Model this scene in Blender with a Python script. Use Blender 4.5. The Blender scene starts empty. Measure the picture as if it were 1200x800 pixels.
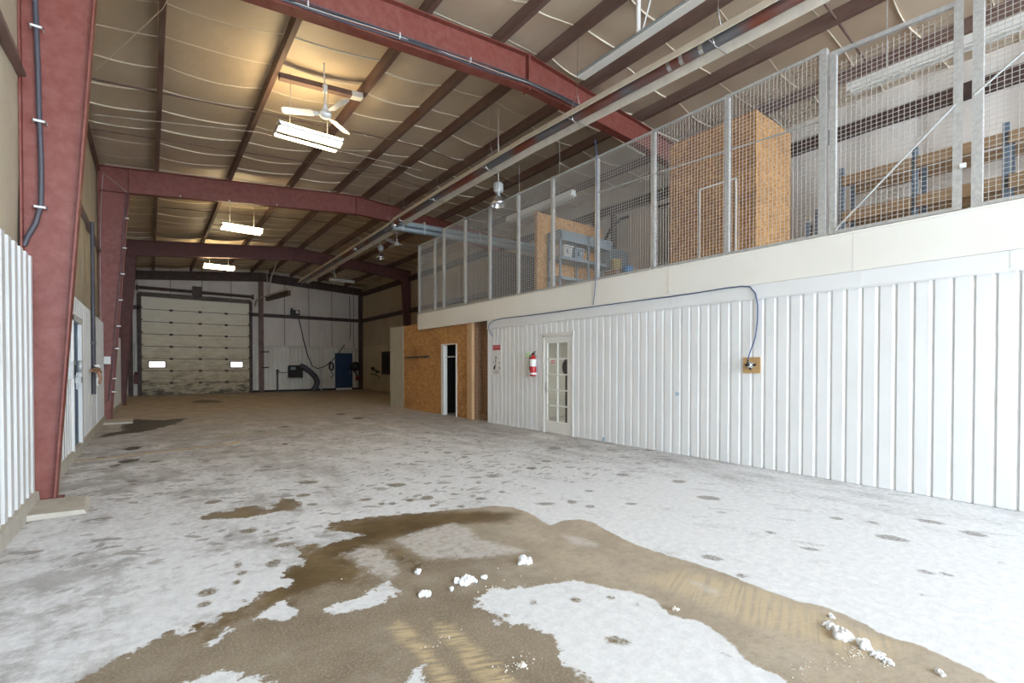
SKY, EXPO, LAMP = 13.0, 0.13, 22.0
import bpy, math, random
import numpy as np
from math import sin, cos, pi, radians, sqrt, atan2, hypot
random.seed(7)
rng = np.random.default_rng(5)
C = bpy.context.scene.collection
ORI = {}

# ------------------------------------------------------------------ materials
def nodes_of(m):
    m.use_nodes = True
    return m.node_tree.nodes, m.node_tree.links, m.node_tree.nodes['Principled BSDF']

def mat(name, col, rough=0.6, metal=0.0, var=None, scale=6.0, amt=0.5, bump=0.0, bscale=40.0, stretch=(1, 1, 1),
        emit=None, estr=0.0, detail=5.0, lo=0.35, hi=0.7):
    """plain colour, or colour to var mixed by a noise in object space, with an optional noise bump"""
    m = bpy.data.materials.new(name)
    N, L, P = nodes_of(m)
    P.inputs['Roughness'].default_value = rough
    P.inputs['Metallic'].default_value = metal
    P.inputs['Base Color'].default_value = (*col, 1)
    tc = N.new('ShaderNodeTexCoord'); mp = N.new('ShaderNodeMapping')
    mp.inputs['Scale'].default_value = stretch
    L.new(tc.outputs['Object'], mp.inputs['Vector'])
    if var is not None:
        n = N.new('ShaderNodeTexNoise'); n.inputs['Scale'].default_value = scale; n.inputs['Detail'].default_value = detail
        n.inputs['Roughness'].default_value = 0.65
        L.new(mp.outputs['Vector'], n.inputs['Vector'])
        r = N.new('ShaderNodeMapRange'); r.inputs['From Min'].default_value = lo; r.inputs['From Max'].default_value = hi
        r.inputs['To Max'].default_value = amt * 2 if amt < .5 else 1.0
        L.new(n.outputs['Fac'], r.inputs['Value'])
        x = N.new('ShaderNodeMix'); x.data_type = 'RGBA'
        x.inputs['A'].default_value = (*col, 1); x.inputs['B'].default_value = (*var, 1)
        L.new(r.outputs['Result'], x.inputs['Factor']); L.new(x.outputs['Result'], P.inputs['Base Color'])
    if bump:
        b = N.new('ShaderNodeTexNoise'); b.inputs['Scale'].default_value = bscale; b.inputs['Detail'].default_value = 4
        L.new(mp.outputs['Vector'], b.inputs['Vector'])
        bb = N.new('ShaderNodeBump'); bb.inputs['Strength'].default_value = bump; bb.inputs['Distance'].default_value = 0.02
        L.new(b.outputs['Fac'], bb.inputs['Height']); L.new(bb.outputs['Normal'], P.inputs['Normal'])
    if emit:
        P.inputs['Emission Color'].default_value = (*emit, 1); P.inputs['Emission Strength'].default_value = estr
    return m

M = {}
M['red'] = mat('red oxide paint', (.20, .042, .028), .5, var=(.30, .115, .09), scale=7, amt=.3, bump=.12, bscale=90)
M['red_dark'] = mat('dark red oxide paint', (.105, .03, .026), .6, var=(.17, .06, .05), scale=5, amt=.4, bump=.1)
M['purlin'] = mat('brown primer steel', (.135, .07, .055), .6, var=(.22, .15, .125), scale=2.5, amt=.45, stretch=(1, .3, 1))
M['purlin_dark'] = mat('dark brown steel', (.05, .025, .02), .6, var=(.1, .06, .05), scale=4)
M['insul'] = mat('aged tan insulation facing', (.56, .445, .32), .5, var=(.64, .53, .40), scale=.8, amt=.45, bump=.4, bscale=5)
M['seam'] = mat('pale facing seam', (.85, .76, .62), .5)
M['insul_wall'] = mat('tan wall insulation facing', (.50, .42, .29), .55, var=(.60, .52, .39), scale=1.3, bump=.15, bscale=9)
M['insul_white'] = mat('off white wall facing', (.78, .71, .645), .6, var=(.64, .57, .51), scale=1.1, amt=.5, bump=.15, bscale=5, stretch=(1, 1, .3))
M['white_metal'] = mat('white enamelled sheet', (.84, .85, .86), .36, var=(.78, .785, .78), scale=1.4, amt=.4)
M['liner'] = mat('grubby white liner sheet', (.74, .74, .72), .45, var=(.58, .57, .53), scale=1.5, amt=.4, lo=.5, hi=.8, stretch=(1, 1, .4))
M['fascia'] = mat('cream painted board', (.86, .84, .79), .55, var=(.82, .79, .72), scale=1.2, amt=.4)
M['white_paint'] = mat('white gloss paint', (.80, .79, .76), .35)
M['white_plain'] = mat('white painted steel', (.76, .75, .72), .4)
M['cream'] = mat('cream enamel', (.78, .71, .60), .4, var=(.62, .54, .44), scale=5, amt=.4)
M['galv'] = mat('galvanised steel', (.60, .60, .58), .4, .3, var=(.44, .44, .43), scale=22, amt=.5)
M['wire'] = mat('galvanised wire', (.53, .50, .46), .45, .0)
M['alu'] = mat('bright aluminium', (.72, .72, .72), .22, .9)
M['tube'] = mat('scorched steel tube', (.21, .21, .225), .4, .5, var=(.27, .085, .055), scale=.42, amt=.9, detail=3, lo=.45, hi=.56)
M['grey_duct'] = mat('grey vent pipe', (.34, .39, .41), .4, .3)
M['black'] = mat('black plastic', (.02, .02, .022), .5)
M['conduit'] = mat('dark grey conduit', (.075, .07, .085), .5)
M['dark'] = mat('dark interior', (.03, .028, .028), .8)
M['osb'] = mat('strand board', (.56, .295, .11), .75, var=(.26, .115, .035), scale=11, amt=.9, bump=.2, bscale=40, stretch=(1, 1, .8), detail=9, lo=.40, hi=.66)
M['osb_old'] = mat('old brown boards', (.36, .22, .13), .8, var=(.20, .11, .065), scale=14, amt=.7, stretch=(.5, .5, 2.2))
M['greyboard'] = mat('weathered grey plywood', (.50, .47, .38), .8, var=(.36, .34, .27), scale=7, amt=.5, stretch=(3, 3, .4))
M['timber'] = mat('orange timber', (.55, .36, .17), .7, var=(.44, .25, .10), scale=9, stretch=(2, .3, 3))
M['plank'] = mat('brown rack plank', (.34, .225, .125), .7, var=(.24, .14, .07), scale=6, stretch=(2, .4, 3))
M['stud'] = mat('pale timber stud', (.62, .42, .24), .7, var=(.5, .3, .15), scale=8, stretch=(3, 3, .3))
M['blue'] = mat('blue door paint', (.035, .10, .20), .45, var=(.07, .15, .24), scale=4, amt=.4)
M['navy'] = mat('navy door paint', (.02, .055, .14), .45)
M['rack_blue'] = mat('slate blue rack steel', (.12, .16, .21), .5)
M['shelf_grey'] = mat('blue grey shelf steel', (.22, .27, .31), .5)
M['concrete'] = mat('kerb concrete', (.56, .52, .45), .85, var=(.44, .40, .33), scale=6, bump=.3)
M['liner_far'] = mat('dusty white liner sheet', (.80, .78, .72), .5, var=(.62, .58, .50), scale=1.2, amt=.45, stretch=(1, 1, .4))
M['seam_dark'] = mat('dark panel seam', (.16, .14, .12), .8)
M['header'] = mat('sooty header board', (.17, .145, .12), .8, var=(.07, .055, .045), scale=3, stretch=(.3, 1, 1))  # mottled between dark brown and near-black
M['door_panel'] = mat('dirty cream door panel', (.60, .57, .46), .5, var=(.46, .42, .31), scale=1.4, amt=.45, stretch=(1, 1, 1.6))
M['red_can'] = mat('red enamel', (.50, .025, .03), .3)
M['red_old'] = mat('dull red enamel', (.22, .02, .02), .5)
M['tag_green'] = mat('pale green card', (.55, .72, .42), .6)
M['paper'] = mat('white card', (.82, .82, .80), .7)
M['ink'] = mat('dark ink', (.06, .055, .06), .7)
M['redink'] = mat('red sign paint', (.55, .05, .07), .6)
M['cable_blue'] = mat('blue cable', (.06, .10, .21), .5)
M['copper'] = mat('copper fitting', (.55, .33, .22), .4, .6)
M['lamp'] = mat('lit tube', (1, .95, .85), .5, emit=(1.0, .80, .46), estr=LAMP)
M['daylight_pane'] = mat('frosted daylight pane', (.8, .8, .8), .4, emit=(1, .93, .88), estr=1.3)
M['frost'] = mat('frosted globe', (.75, .74, .70), .35)
M['snow'] = mat('packed snow', (.86, .87, .89), .7, bump=.3, bscale=60)
M['grit'] = mat('gritty snow', (.60, .53, .44), .85, var=(.80, .77, .72), scale=40)
M['room'] = mat('office wall paint', (.62, .62, .58), .7)
M['yellow'] = mat('yellow tub', (.38, .29, .09), .5)
M['blue_tub'] = mat('blue tub', (.06, .22, .45), .5)
M['deck'] = mat('mezzanine deck board', (.30, .22, .15), .8)
M['outside'] = mat('trodden snow', (.80, .82, .85), .9)
M['silver_pole'] = mat('pale pole', (.55, .5, .45), .5)

def osb_mat(name, pale, deep, soot):
    m = bpy.data.materials.new(name); N, L, P = nodes_of(m); P.inputs['Roughness'].default_value = .75
    tc = N.new('ShaderNodeTexCoord')
    def ns(sc_, det, rg):
        n = N.new('ShaderNodeTexNoise'); n.inputs['Scale'].default_value = sc_; n.inputs['Detail'].default_value = det; n.inputs['Roughness'].default_value = rg
        L.new(tc.outputs['Object'], n.inputs['Vector']); return n.outputs['Fac']
    def rp(v, lo, hi, t=1.0):
        r = N.new('ShaderNodeMapRange'); r.inputs['From Min'].default_value = lo; r.inputs['From Max'].default_value = hi; r.inputs['To Max'].default_value = t; L.new(v, r.inputs['Value']); return r.outputs['Result']
    def mx(f, a, b):
        x = N.new('ShaderNodeMix'); x.data_type = 'RGBA'; L.new(f, x.inputs['Factor'])
        for k, v in (('A', a), ('B', b)):
            if isinstance(v, tuple): x.inputs[k].default_value = (*v, 1)
            else: L.new(v, x.inputs[k])
        return x.outputs['Result']
    v = N.new('ShaderNodeTexVoronoi'); v.inputs['Scale'].default_value = 20; v.inputs['Randomness'].default_value = 1; L.new(tc.outputs['Object'], v.inputs['Vector'])
    sp = N.new('ShaderNodeSeparateColor'); L.new(v.outputs['Color'], sp.inputs[0])
    c = mx(rp(sp.outputs[0], .1, .9), pale, deep)
    c = mx(rp(ns(26, 6, .75), .50, .70, .7), c, soot)
    c = mx(rp(ns(1.1, 5, .65), .50, .72, .65), c, soot)
    L.new(c, P.inputs['Base Color']); return m
M['osb'] = osb_mat('strand board', (.62, .34, .125), (.43, .20, .062), (.20, .085, .03))
M['liner_tan'] = mat('yellowed liner sheet', (.60, .52, .38), .5, var=(.48, .41, .29), scale=1.3, stretch=(1, 1, .4))
def glass_mat():
    m = bpy.data.materials.new('window glass'); m.use_nodes = True
    N, L = m.node_tree.nodes, m.node_tree.links
    N.remove(N['Principled BSDF'])
    t = N.new('ShaderNodeBsdfTransparent'); t.inputs['Color'].default_value = (.88, .9, .88, 1)
    g = N.new('ShaderNodeBsdfGlossy'); g.inputs['Roughness'].default_value = .03
    f = N.new('ShaderNodeLayerWeight'); p = N.new('ShaderNodeMath'); p.operation = 'POWER'; p.inputs[1].default_value = 4
    q = N.new('ShaderNodeMath'); q.operation = 'MULTIPLY_ADD'; q.inputs[1].default_value = .8; q.inputs[2].default_value = .05
    L.new(f.outputs['Facing'], p.inputs[0]); L.new(p.outputs[0], q.inputs[0])
    x = N.new('ShaderNodeMixShader')
    L.new(q.outputs[0], x.inputs['Fac']); L.new(t.outputs['BSDF'], x.inputs[1]); L.new(g.outputs['BSDF'], x.inputs[2])
    L.new(x.outputs['Shader'], N['Material Output'].inputs['Surface'])
    return m
M['glass'] = glass_mat()

# ------------------------------------------------------------------ mesh building
class MB:
    def __init__(s): s.v = []; s.f = []; s.mi = []; s.sm = []
    def add(s, vs, fs, mi=0, smooth=False):
        b = len(s.v); s.v.extend([tuple(map(float, p)) for p in vs])
        for f in fs: s.f.append([b + i for i in f]); s.mi.append(mi); s.sm.append(smooth)
        return s
    def box(s, x0, y0, z0, x1, y1, z1, mi=0):
        x0, x1 = min(x0, x1), max(x0, x1); y0, y1 = min(y0, y1), max(y0, y1); z0, z1 = min(z0, z1), max(z0, z1)
        v = [(x0, y0, z0), (x1, y0, z0), (x1, y1, z0), (x0, y1, z0), (x0, y0, z1), (x1, y0, z1), (x1, y1, z1), (x0, y1, z1)]
        return s.add(v, [(3, 2, 1, 0), (4, 5, 6, 7), (0, 1, 5, 4), (1, 2, 6, 5), (2, 3, 7, 6), (3, 0, 4, 7)], mi)
    def hexa(s, a, b, mi=0):
        """a, b: two matching quads (lists of 4 points), joined to a solid"""
        return s.add(list(a) + list(b), [(3, 2, 1, 0), (4, 5, 6, 7), (0, 1, 5, 4), (1, 2, 6, 5), (2, 3, 7, 6), (3, 0, 4, 7)], mi)
    def bar(s, p, q, w, h, up=(0, 0, 1), mi=0):
        """a straight bar of section w (across) by h (along up) from p to q"""
        p, q, up = np.array(p, float), np.array(q, float), np.array(up, float)
        d = (q - p) / np.linalg.norm(q - p); a = np.cross(d, up)
        if np.linalg.norm(a) < 1e-6: a = np.cross(d, (1, 0, 0))
        a /= np.linalg.norm(a); u = np.cross(a, d)
        o = [(-a * w - u * h) / 2, (a * w - u * h) / 2, (a * w + u * h) / 2, (-a * w + u * h) / 2]
        return s.hexa([p + k for k in o], [q + k for k in o], mi)
    def prism(s, pts, axis, a, b, mi=0):
        """closed 2-D outline extruded along an axis from a to b; pts are the other two coordinates in x,y,z order"""
        def P(p, t): return {'X': (t, p[0], p[1]), 'Y': (p[0], t, p[1]), 'Z': (p[0], p[1], t)}[axis]
        n = len(pts); v = [P(p, a) for p in pts] + [P(p, b) for p in pts]
        f = [tuple(range(n))[::-1], tuple(range(n, 2 * n))] + [(i, (i + 1) % n, n + (i + 1) % n, n + i) for i in range(n)]
        return s.add(v, f, mi)
    def tube(s, pts, r, n=8, caps=True, mi=0):
        pts = [np.array(p, float) for p in pts]; k = len(pts); rs = r if isinstance(r, (list, tuple)) else [r] * k
        vs = []; prev = None
        for i in range(k):
            d = pts[min(i + 1, k - 1)] - pts[max(i - 1, 0)]; d = d / (np.linalg.norm(d) + 1e-12)
            if prev is None:
                a = np.cross(d, (0, 0, 1)) if abs(d[2]) < .95 else np.cross(d, (1, 0, 0))
            else: a = prev - d * (prev @ d)
            a = a / np.linalg.norm(a); prev = a; u = np.cross(d, a)
            for j in range(n):
                t = 2 * pi * j / n; vs.append(pts[i] + rs[i] * (a * cos(t) + u * sin(t)))
        fs = [(i * n + j, i * n + (j + 1) % n, (i + 1) * n + (j + 1) % n, (i + 1) * n + j) for i in range(k - 1) for j in range(n)]
        s.add(vs, fs, mi, True)
        if caps:
            s.add(vs[:n], [tuple(range(n))[::-1]], mi); s.add(vs[-n:], [tuple(range(n))], mi)
        return s
    def lathe(s, prof, c, n=20, mi=0, axis='Z'):
        """prof: (radius, height) pairs; c: centre"""
        vs = []
        for r, h in prof:
            for j in range(n):
                t = 2 * pi * j / n; p = (r * cos(t), r * sin(t), h)
                if axis == 'X': p = (p[2], p[0], p[1])
                if axis == 'Y': p = (p[0], p[2], p[1])
                vs.append((c[0] + p[0], c[1] + p[1], c[2] + p[2]))
        k = len(prof)
        fs = [(i * n + j, i * n + (j + 1) % n, (i + 1) * n + (j + 1) % n, (i + 1) * n + j) for i in range(k - 1) for j in range(n)]
        return s.add(vs, fs, mi, True)
    def lump(s, c, r, sq=(1, 1, .7), seed=0, rough=.25, mi=0, nu=14, nv=9):
        rr = random.Random(seed); vs = []; fs = []
        ph = [rr.uniform(0, 6.28) for _ in range(6)]
        for i in range(nv + 1):
            th = pi * i / nv
            for j in range(nu):
                a = 2 * pi * j / nu
                k = 1 + rough * (.5 * sin(2 * a + ph[0] + th) + .4 * sin(3 * a + ph[1] - 2 * th) + .35 * sin(3 * th + ph[2]) + .3 * (rr.random() - .5) * (0 < i < nv))
                vs.append((c[0] + r * k * sq[0] * sin(th) * cos(a), c[1] + r * k * sq[1] * sin(th) * sin(a), c[2] + r * k * sq[2] * cos(th)))
        for i in range(nv):
            for j in range(nu):
                fs.append((i * nu + j, i * nu + (j + 1) % nu, (i + 1) * nu + (j + 1) % nu, (i + 1) * nu + j))
        return s.add(vs, fs, mi, True)
    def build(s, name, mats, parent=None, origin=None):
        if not isinstance(mats, (list, tuple)): mats = [mats]
        o3 = np.array(ORI.get(parent.name, (0, 0, 0)) if parent is not None else (origin or (0, 0, 0)), float)
        me = bpy.data.meshes.new(name)
        me.from_pydata([tuple(np.array(p) - o3) for p in s.v], [], s.f)
        for m in mats: me.materials.append(m)
        me.polygons.foreach_set('material_index', s.mi); me.polygons.foreach_set('use_smooth', s.sm)
        me.update()
        o = bpy.data.objects.new(name, me); C.objects.link(o)
        if parent is not None: o.parent = parent
        else: o.location = tuple(o3)
        ORI[o.name] = tuple(o3)
        return o

def tag(o, label=None, cat=None, group=None, kind=None):
    if label: o['label'] = label
    if cat: o['category'] = cat
    if group: o['group'] = group
    if kind: o['kind'] = kind
    return o
def thing(name, label, cat, loc, group=None):
    o = bpy.data.objects.new(name, None); o.empty_display_size = .1; C.objects.link(o); o.location = loc
    ORI[o.name] = tuple(loc)
    return tag(o, label, cat, group)
def struct(o, label=None, cat='structure'): return tag(o, label, cat, None, 'structure')
def copy_thing(src, loc, label=None):
    """copy a thing with its parts and sub-parts"""
    r = src.copy(); C.objects.link(r); r.location = loc; ORI[r.name] = tuple(loc)
    if label: r['label'] = label
    for ch in list(src.children):
        c = ch.copy(); C.objects.link(c); c.parent = r; ORI[c.name] = tuple(loc)
        for g in list(ch.children):
            d = g.copy(); C.objects.link(d); d.parent = c
    return r

def font_mesh(name, txt, size, mtl, parent, origin3, xdir, zdir, thick=.001, align='CENTER'):
    """writing as a real flat mesh standing at origin3, reading along xdir with zdir up"""
    cu = bpy.data.curves.new(name, 'FONT'); cu.body = txt; cu.size = size; cu.align_x = align; cu.align_y = 'CENTER'; cu.extrude = thick
    ob = bpy.data.objects.new(name + '_tmp', cu)
    me = bpy.data.meshes.new_from_object(ob); bpy.data.objects.remove(ob)
    me.name = name
    o3 = np.array(ORI[parent.name]); X = np.array(xdir, float); Z = np.array(zdir, float); Nn = np.cross(X, Z)
    for v in me.vertices:
        p = np.array(origin3) + v.co.x * X + v.co.y * Z + v.co.z * Nn - o3; v.co = tuple(p)
    me.materials.clear(); me.materials.append(mtl)
    o = bpy.data.objects.new(name, me); C.objects.link(o); o.parent = parent; ORI[o.name] = tuple(o3)
    return o

# ------------------------------------------------------------------ the place's measures
XL, XW, XO = -1.05, 6.85, 12.25        # outer wall, white partition under the mezzanine, far outer wall
YN, YE = -9.0, 33.7                   # open end, end wall
RX, RZ = 5.8, 7.42                     # ridge
def zt(x): return RZ - (.1023 * (RX - x) if x < RX else .065 * (x - RX))
def zf(y): return -.23 * min(1, max(0, (y - 17) / 10)) ** 1.0

# ------------------------------------------------------------------ floor
MUD = {"main":[[-0.36,2.92],[-0.28,2.9],[-0.22,2.93],[-0.16,2.98],[-0.1,3.04],[-0.02,3.08],[0.04,3.13],[0.08,3.18],[0.13,3.06],[0.19,3.08],[0.2,3.16],[0.26,3.12],[0.33,3.2],[0.42,3.2],[0.51,3.26],[0.55,3.35],[0.62,3.32],[0.72,3.34],[0.75,3.4],[0.72,3.5],[0.73,3.58],[0.79,3.66],[0.88,3.61],[0.93,3.7],[0.88,3.8],[0.93,3.93],[0.91,4.04],[1.03,4.01],[1.1,3.89],[1.23,3.93],[1.35,3.93],[1.45,3.93],[1.4,4.07],[1.32,4.16],[1.23,4.28],[1.32,4.45],[1.41,4.44],[1.55,4.39],[1.71,4.36],[1.94,4.28],[2.16,4.18],[2.4,4.1],[2.64,3.99],[2.81,3.96],[2.93,3.79],[2.95,3.57],[2.93,3.45],[2.86,3.13],[3.05,3.17],[3.21,3.1],[3.24,2.96],[3.16,2.69],[3.11,2.38],[3.12,2.11],[3.16,1.88],[3.17,1.66],[3.15,1.45],[3.15,1.35],[3.15,1.19],[3.21,1.07],[3.18,0.91],[3.12,0.74],[3.15,0.61],[3.12,0.47],[3.07,0.35],[3.05,0.24],[2.94,0.09],[2.12,0.72],[2.3,0.91],[2.32,1.01],[2.32,1.13],[2.38,1.2],[2.42,1.29],[2.46,1.39],[2.46,1.46],[2.41,1.51],[2.39,1.58],[2.42,1.66],[2.47,1.73],[2.46,1.85],[2.38,1.99],[2.31,2.15],[2.25,2.24],[2.12,2.28],[1.98,2.34],[1.87,2.42],[1.74,2.48],[1.62,2.43],[1.56,2.37],[1.56,2.27],[1.61,2.16],[1.54,2.15],[1.59,2.06],[1.68,1.98],[1.7,1.89],[1.7,1.81],[1.62,1.71],[1.59,1.61],[1.59,1.53],[1.58,1.47],[1.45,1.3],[-0.65,2.87]],"holeA":[[0.83,2.88],[0.92,2.91],[1.02,2.9],[1.14,2.92],[1.26,3.0],[1.26,2.85],[1.23,2.77],[1.07,2.75],[0.92,2.75],[0.83,2.79]],"holeB":[[0.46,3.03],[0.5,3.07],[0.57,3.08],[0.63,3.15],[0.67,3.09],[0.66,2.9],[0.58,2.91],[0.47,2.99]],"holeD":[[0.05,2.61],[0.16,2.6],[0.27,2.61],[0.3,2.53],[0.35,2.48],[0.41,2.41],[0.44,2.3]],"holeE":[[0.22,2.92],[0.28,2.94],[0.33,3.0],[0.34,2.95],[0.3,2.92],[0.24,2.87]],"holeF":[[0.97,2.05],[1.01,2.04],[1.0,1.95],[0.98,1.89],[0.91,1.94]],"patch":[[0.36,5.37],[0.49,5.47],[0.62,5.4],[0.75,5.52],[0.86,5.47],[0.93,5.2],[1.13,5.58],[1.23,5.46],[1.25,5.17],[1.1,5.07],[0.95,5.11],[0.8,5.07],[0.59,5.13],[0.37,5.3]],"faintC":[[1.13,3.65],[1.37,3.68],[1.43,3.57],[1.43,3.32],[1.4,3.1],[1.26,3.0],[1.23,3.16],[1.2,3.31],[1.18,3.51]],"faintH":[[1.59,3.69],[1.85,3.75],[2.21,3.76],[2.26,3.55],[2.18,3.29],[2.29,2.97],[2.35,2.81],[1.94,2.92],[1.63,3.16],[1.6,3.39]],"faintI":[[2.79,2.94],[2.89,2.79],[2.89,2.55],[2.81,2.52],[2.7,2.7]],"faintJ":[[2.88,1.78],[2.91,1.7],[2.88,1.54],[2.82,1.53],[2.82,1.68]],"wet":[[0.08,3.18],[0.51,3.29],[0.73,3.62],[0.89,3.83],[1.33,4.44],[2.03,4.28],[2.61,3.94],[2.9,3.61],[2.64,3.42],[2.23,3.65],[1.91,3.7],[1.65,3.65],[1.42,3.64],[1.25,3.55],[1.2,3.31],[1.2,3.06],[0.89,3.14],[0.67,3.1],[0.49,3.11],[0.22,2.99]],"wetb":[[1.44,3.58],[1.59,3.51],[1.58,3.06],[1.48,3.0],[1.44,3.27]],"t1":[[1.01,2.47],[1.14,2.53],[1.15,2.37],[1.13,2.01],[1.11,1.78],[1.01,1.86],[1.03,2.17]],"t2":[[1.26,2.4],[1.34,2.28],[1.34,2.02],[1.34,1.73],[1.32,1.62],[1.17,1.74],[1.21,2.03],[1.2,2.23]],"t3":[[3.02,1.9],[3.17,1.38],[3.16,1.08],[3.11,0.85],[3.12,0.6],[2.75,0.72],[2.72,1.01],[2.63,1.23],[2.63,1.65],[2.56,2.0]],"oil":[[-0.9,12.89],[-0.71,13.37],[-0.52,13.56],[-0.58,15.59],[-0.3,16.35],[0.25,15.67],[0.67,15.86],[0.85,15.72],[0.48,14.33],[0.13,13.59],[-0.1,13.06],[-0.52,12.9],[-0.77,12.5]],"spots":[[0.68,4.66,0.078,0.071],[0.8,4.56,0.036,0.051],[0.8,4.31,0.057,0.061],[0.92,4.26,0.05,0.041],[0.86,4.12,0.106,0.061],[0.71,3.78,0.057,0.082],[0.5,3.9,0.036,0.071],[0.5,3.74,0.036,0.05],[0.45,3.6,0.03,0.05],[0.28,3.55,0.072,0.071],[0.25,3.39,0.042,0.05],[0.45,3.28,0.03,0.03],[-0.5,4.07,0.03,0.03],[2.08,2.05,0.042,0.042],[1.94,1.61,0.078,0.05],[1.85,2.18,0.03,0.03],[2.27,1.93,0.03,0.03],[2.33,1.78,0.03,0.03],[2.28,1.19,0.03,0.03],[3.29,3.67,0.114,0.064],[3.55,3.55,0.064,0.078],[3.59,3.32,0.058,0.064],[3.23,1.58,0.05,0.045],[3.35,1.87,0.078,0.058],[4.85,2.74,0.136,0.094],[4.27,1.83,0.064,0.051],[4.13,1.48,0.086,0.041],[4.31,0.81,0.072,0.051],[4.39,0.72,0.05,0.04],[3.86,0.75,0.03,0.03],[4.94,1.15,0.136,0.082],[5.74,1.06,0.128,0.071],[5.62,0.75,0.108,0.081],[4.95,0.5,0.078,0.041],[5.29,1.38,0.064,0.051],[5.16,1.63,0.064,0.063],[1.33,5.15,0.064,0.061],[1.35,5.58,0.086,0.082],[1.85,4.98,0.078,0.067],[2.37,5.36,0.122,0.108],[2.4,4.64,0.078,0.103],[2.72,4.57,0.064,0.054],[3.58,5.05,0.078,0.094],[3.2,4.33,0.058,0.058],[2.86,4.24,0.078,0.072],[2.32,4.34,0.064,0.058],[2.53,4.14,0.05,0.058],[2.01,4.66,0.05,0.067],[1.92,4.72,0.045,0.067],[0.52,5.89,0.086,0.091],[1.56,6.15,0.128,0.092],[2.21,4.66,0.05,0.067],[5.64,6.06,0.114,0.177],[4.77,5.32,0.094,0.106],[4.98,4.03,0.092,0.1],[5.24,3.36,0.1,0.094],[4.02,3.74,0.058,0.057],[4.0,3.12,0.072,0.05],[4.47,2.39,0.064,0.045],[3.94,6.86,0.092,0.094],[3.97,6.37,0.072,0.086]],"dark":[[-0.26,10.62,0.15,0.28],[-0.28,9.23,0.136,0.17],[-0.1,9.01,0.05,0.08],[4.56,12.86,0.164,0.266],[2.52,12.13,0.136,0.182],[4.55,14.31,0.158,0.275],[2.01,26.11,0.528,1.525],[2.42,25.05,0.236,0.844],[4.26,5.11,0.086,0.072],[-0.41,8.94,0.058,0.12],[0.03,8.91,0.064,0.08],[1.99,9.45,0.072,0.112],[-0.61,9.82,0.086,0.09]],"yl":[[-1.17,9.68],[-0.8,9.71],[0.04,9.88],[1.17,10.09],[1.34,10.33]],"yl2":[[1.02,11.4],[2.42,11.11],[4.08,10.93],[6.32,10.98]]}
def sdist(P, poly):
    """signed distance to a closed outline, positive inside"""
    poly = np.array(poly, float); n = len(poly); d = np.full(len(P), 1e9); ins = np.zeros(len(P), bool)
    for i in range(n):
        a, b = poly[i], poly[(i + 1) % n]; e = b - a; w = P - a
        t = np.clip((w @ e) / max(e @ e, 1e-9), 0, 1); q = w - t[:, None] * e
        d = np.minimum(d, (q * q).sum(1))
        c = ((a[1] > P[:, 1]) != (b[1] > P[:, 1]))
        if abs(e[1]) > 1e-9: ins ^= c & (P[:, 0] < e[0] * (P[:, 1] - a[1]) / e[1] + a[0])
    d = np.sqrt(d); return np.where(ins, d, -d)
def ldist(P, line):
    d = np.full(len(P), 1e9)
    for a, b in zip(line[:-1], line[1:]):
        a, b = np.array(a), np.array(b); e = b - a; w = P - a
        t = np.clip((w @ e) / (e @ e), 0, 1); q = w - t[:, None] * e; d = np.minimum(d, np.sqrt((q * q).sum(1)))
    return d
def spotd(P, L, s=1.0):
    d = np.full(len(P), -9.0)
    for x, y, rx, ry in L:
        r = (hypot(x, y) + 1e-6); ux, uy = y / r, -x / r            # long side lies across the line of tread
        q = P - (x, y); a = q @ (ux, uy); b = q @ (uy, -ux)
        ry = max(.024, ry * .92); k = 1 - np.sqrt((a / rx) ** 2 + (b / ry) ** 2); d = np.maximum(d, k * min(rx, ry) * s)
    return d
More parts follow.
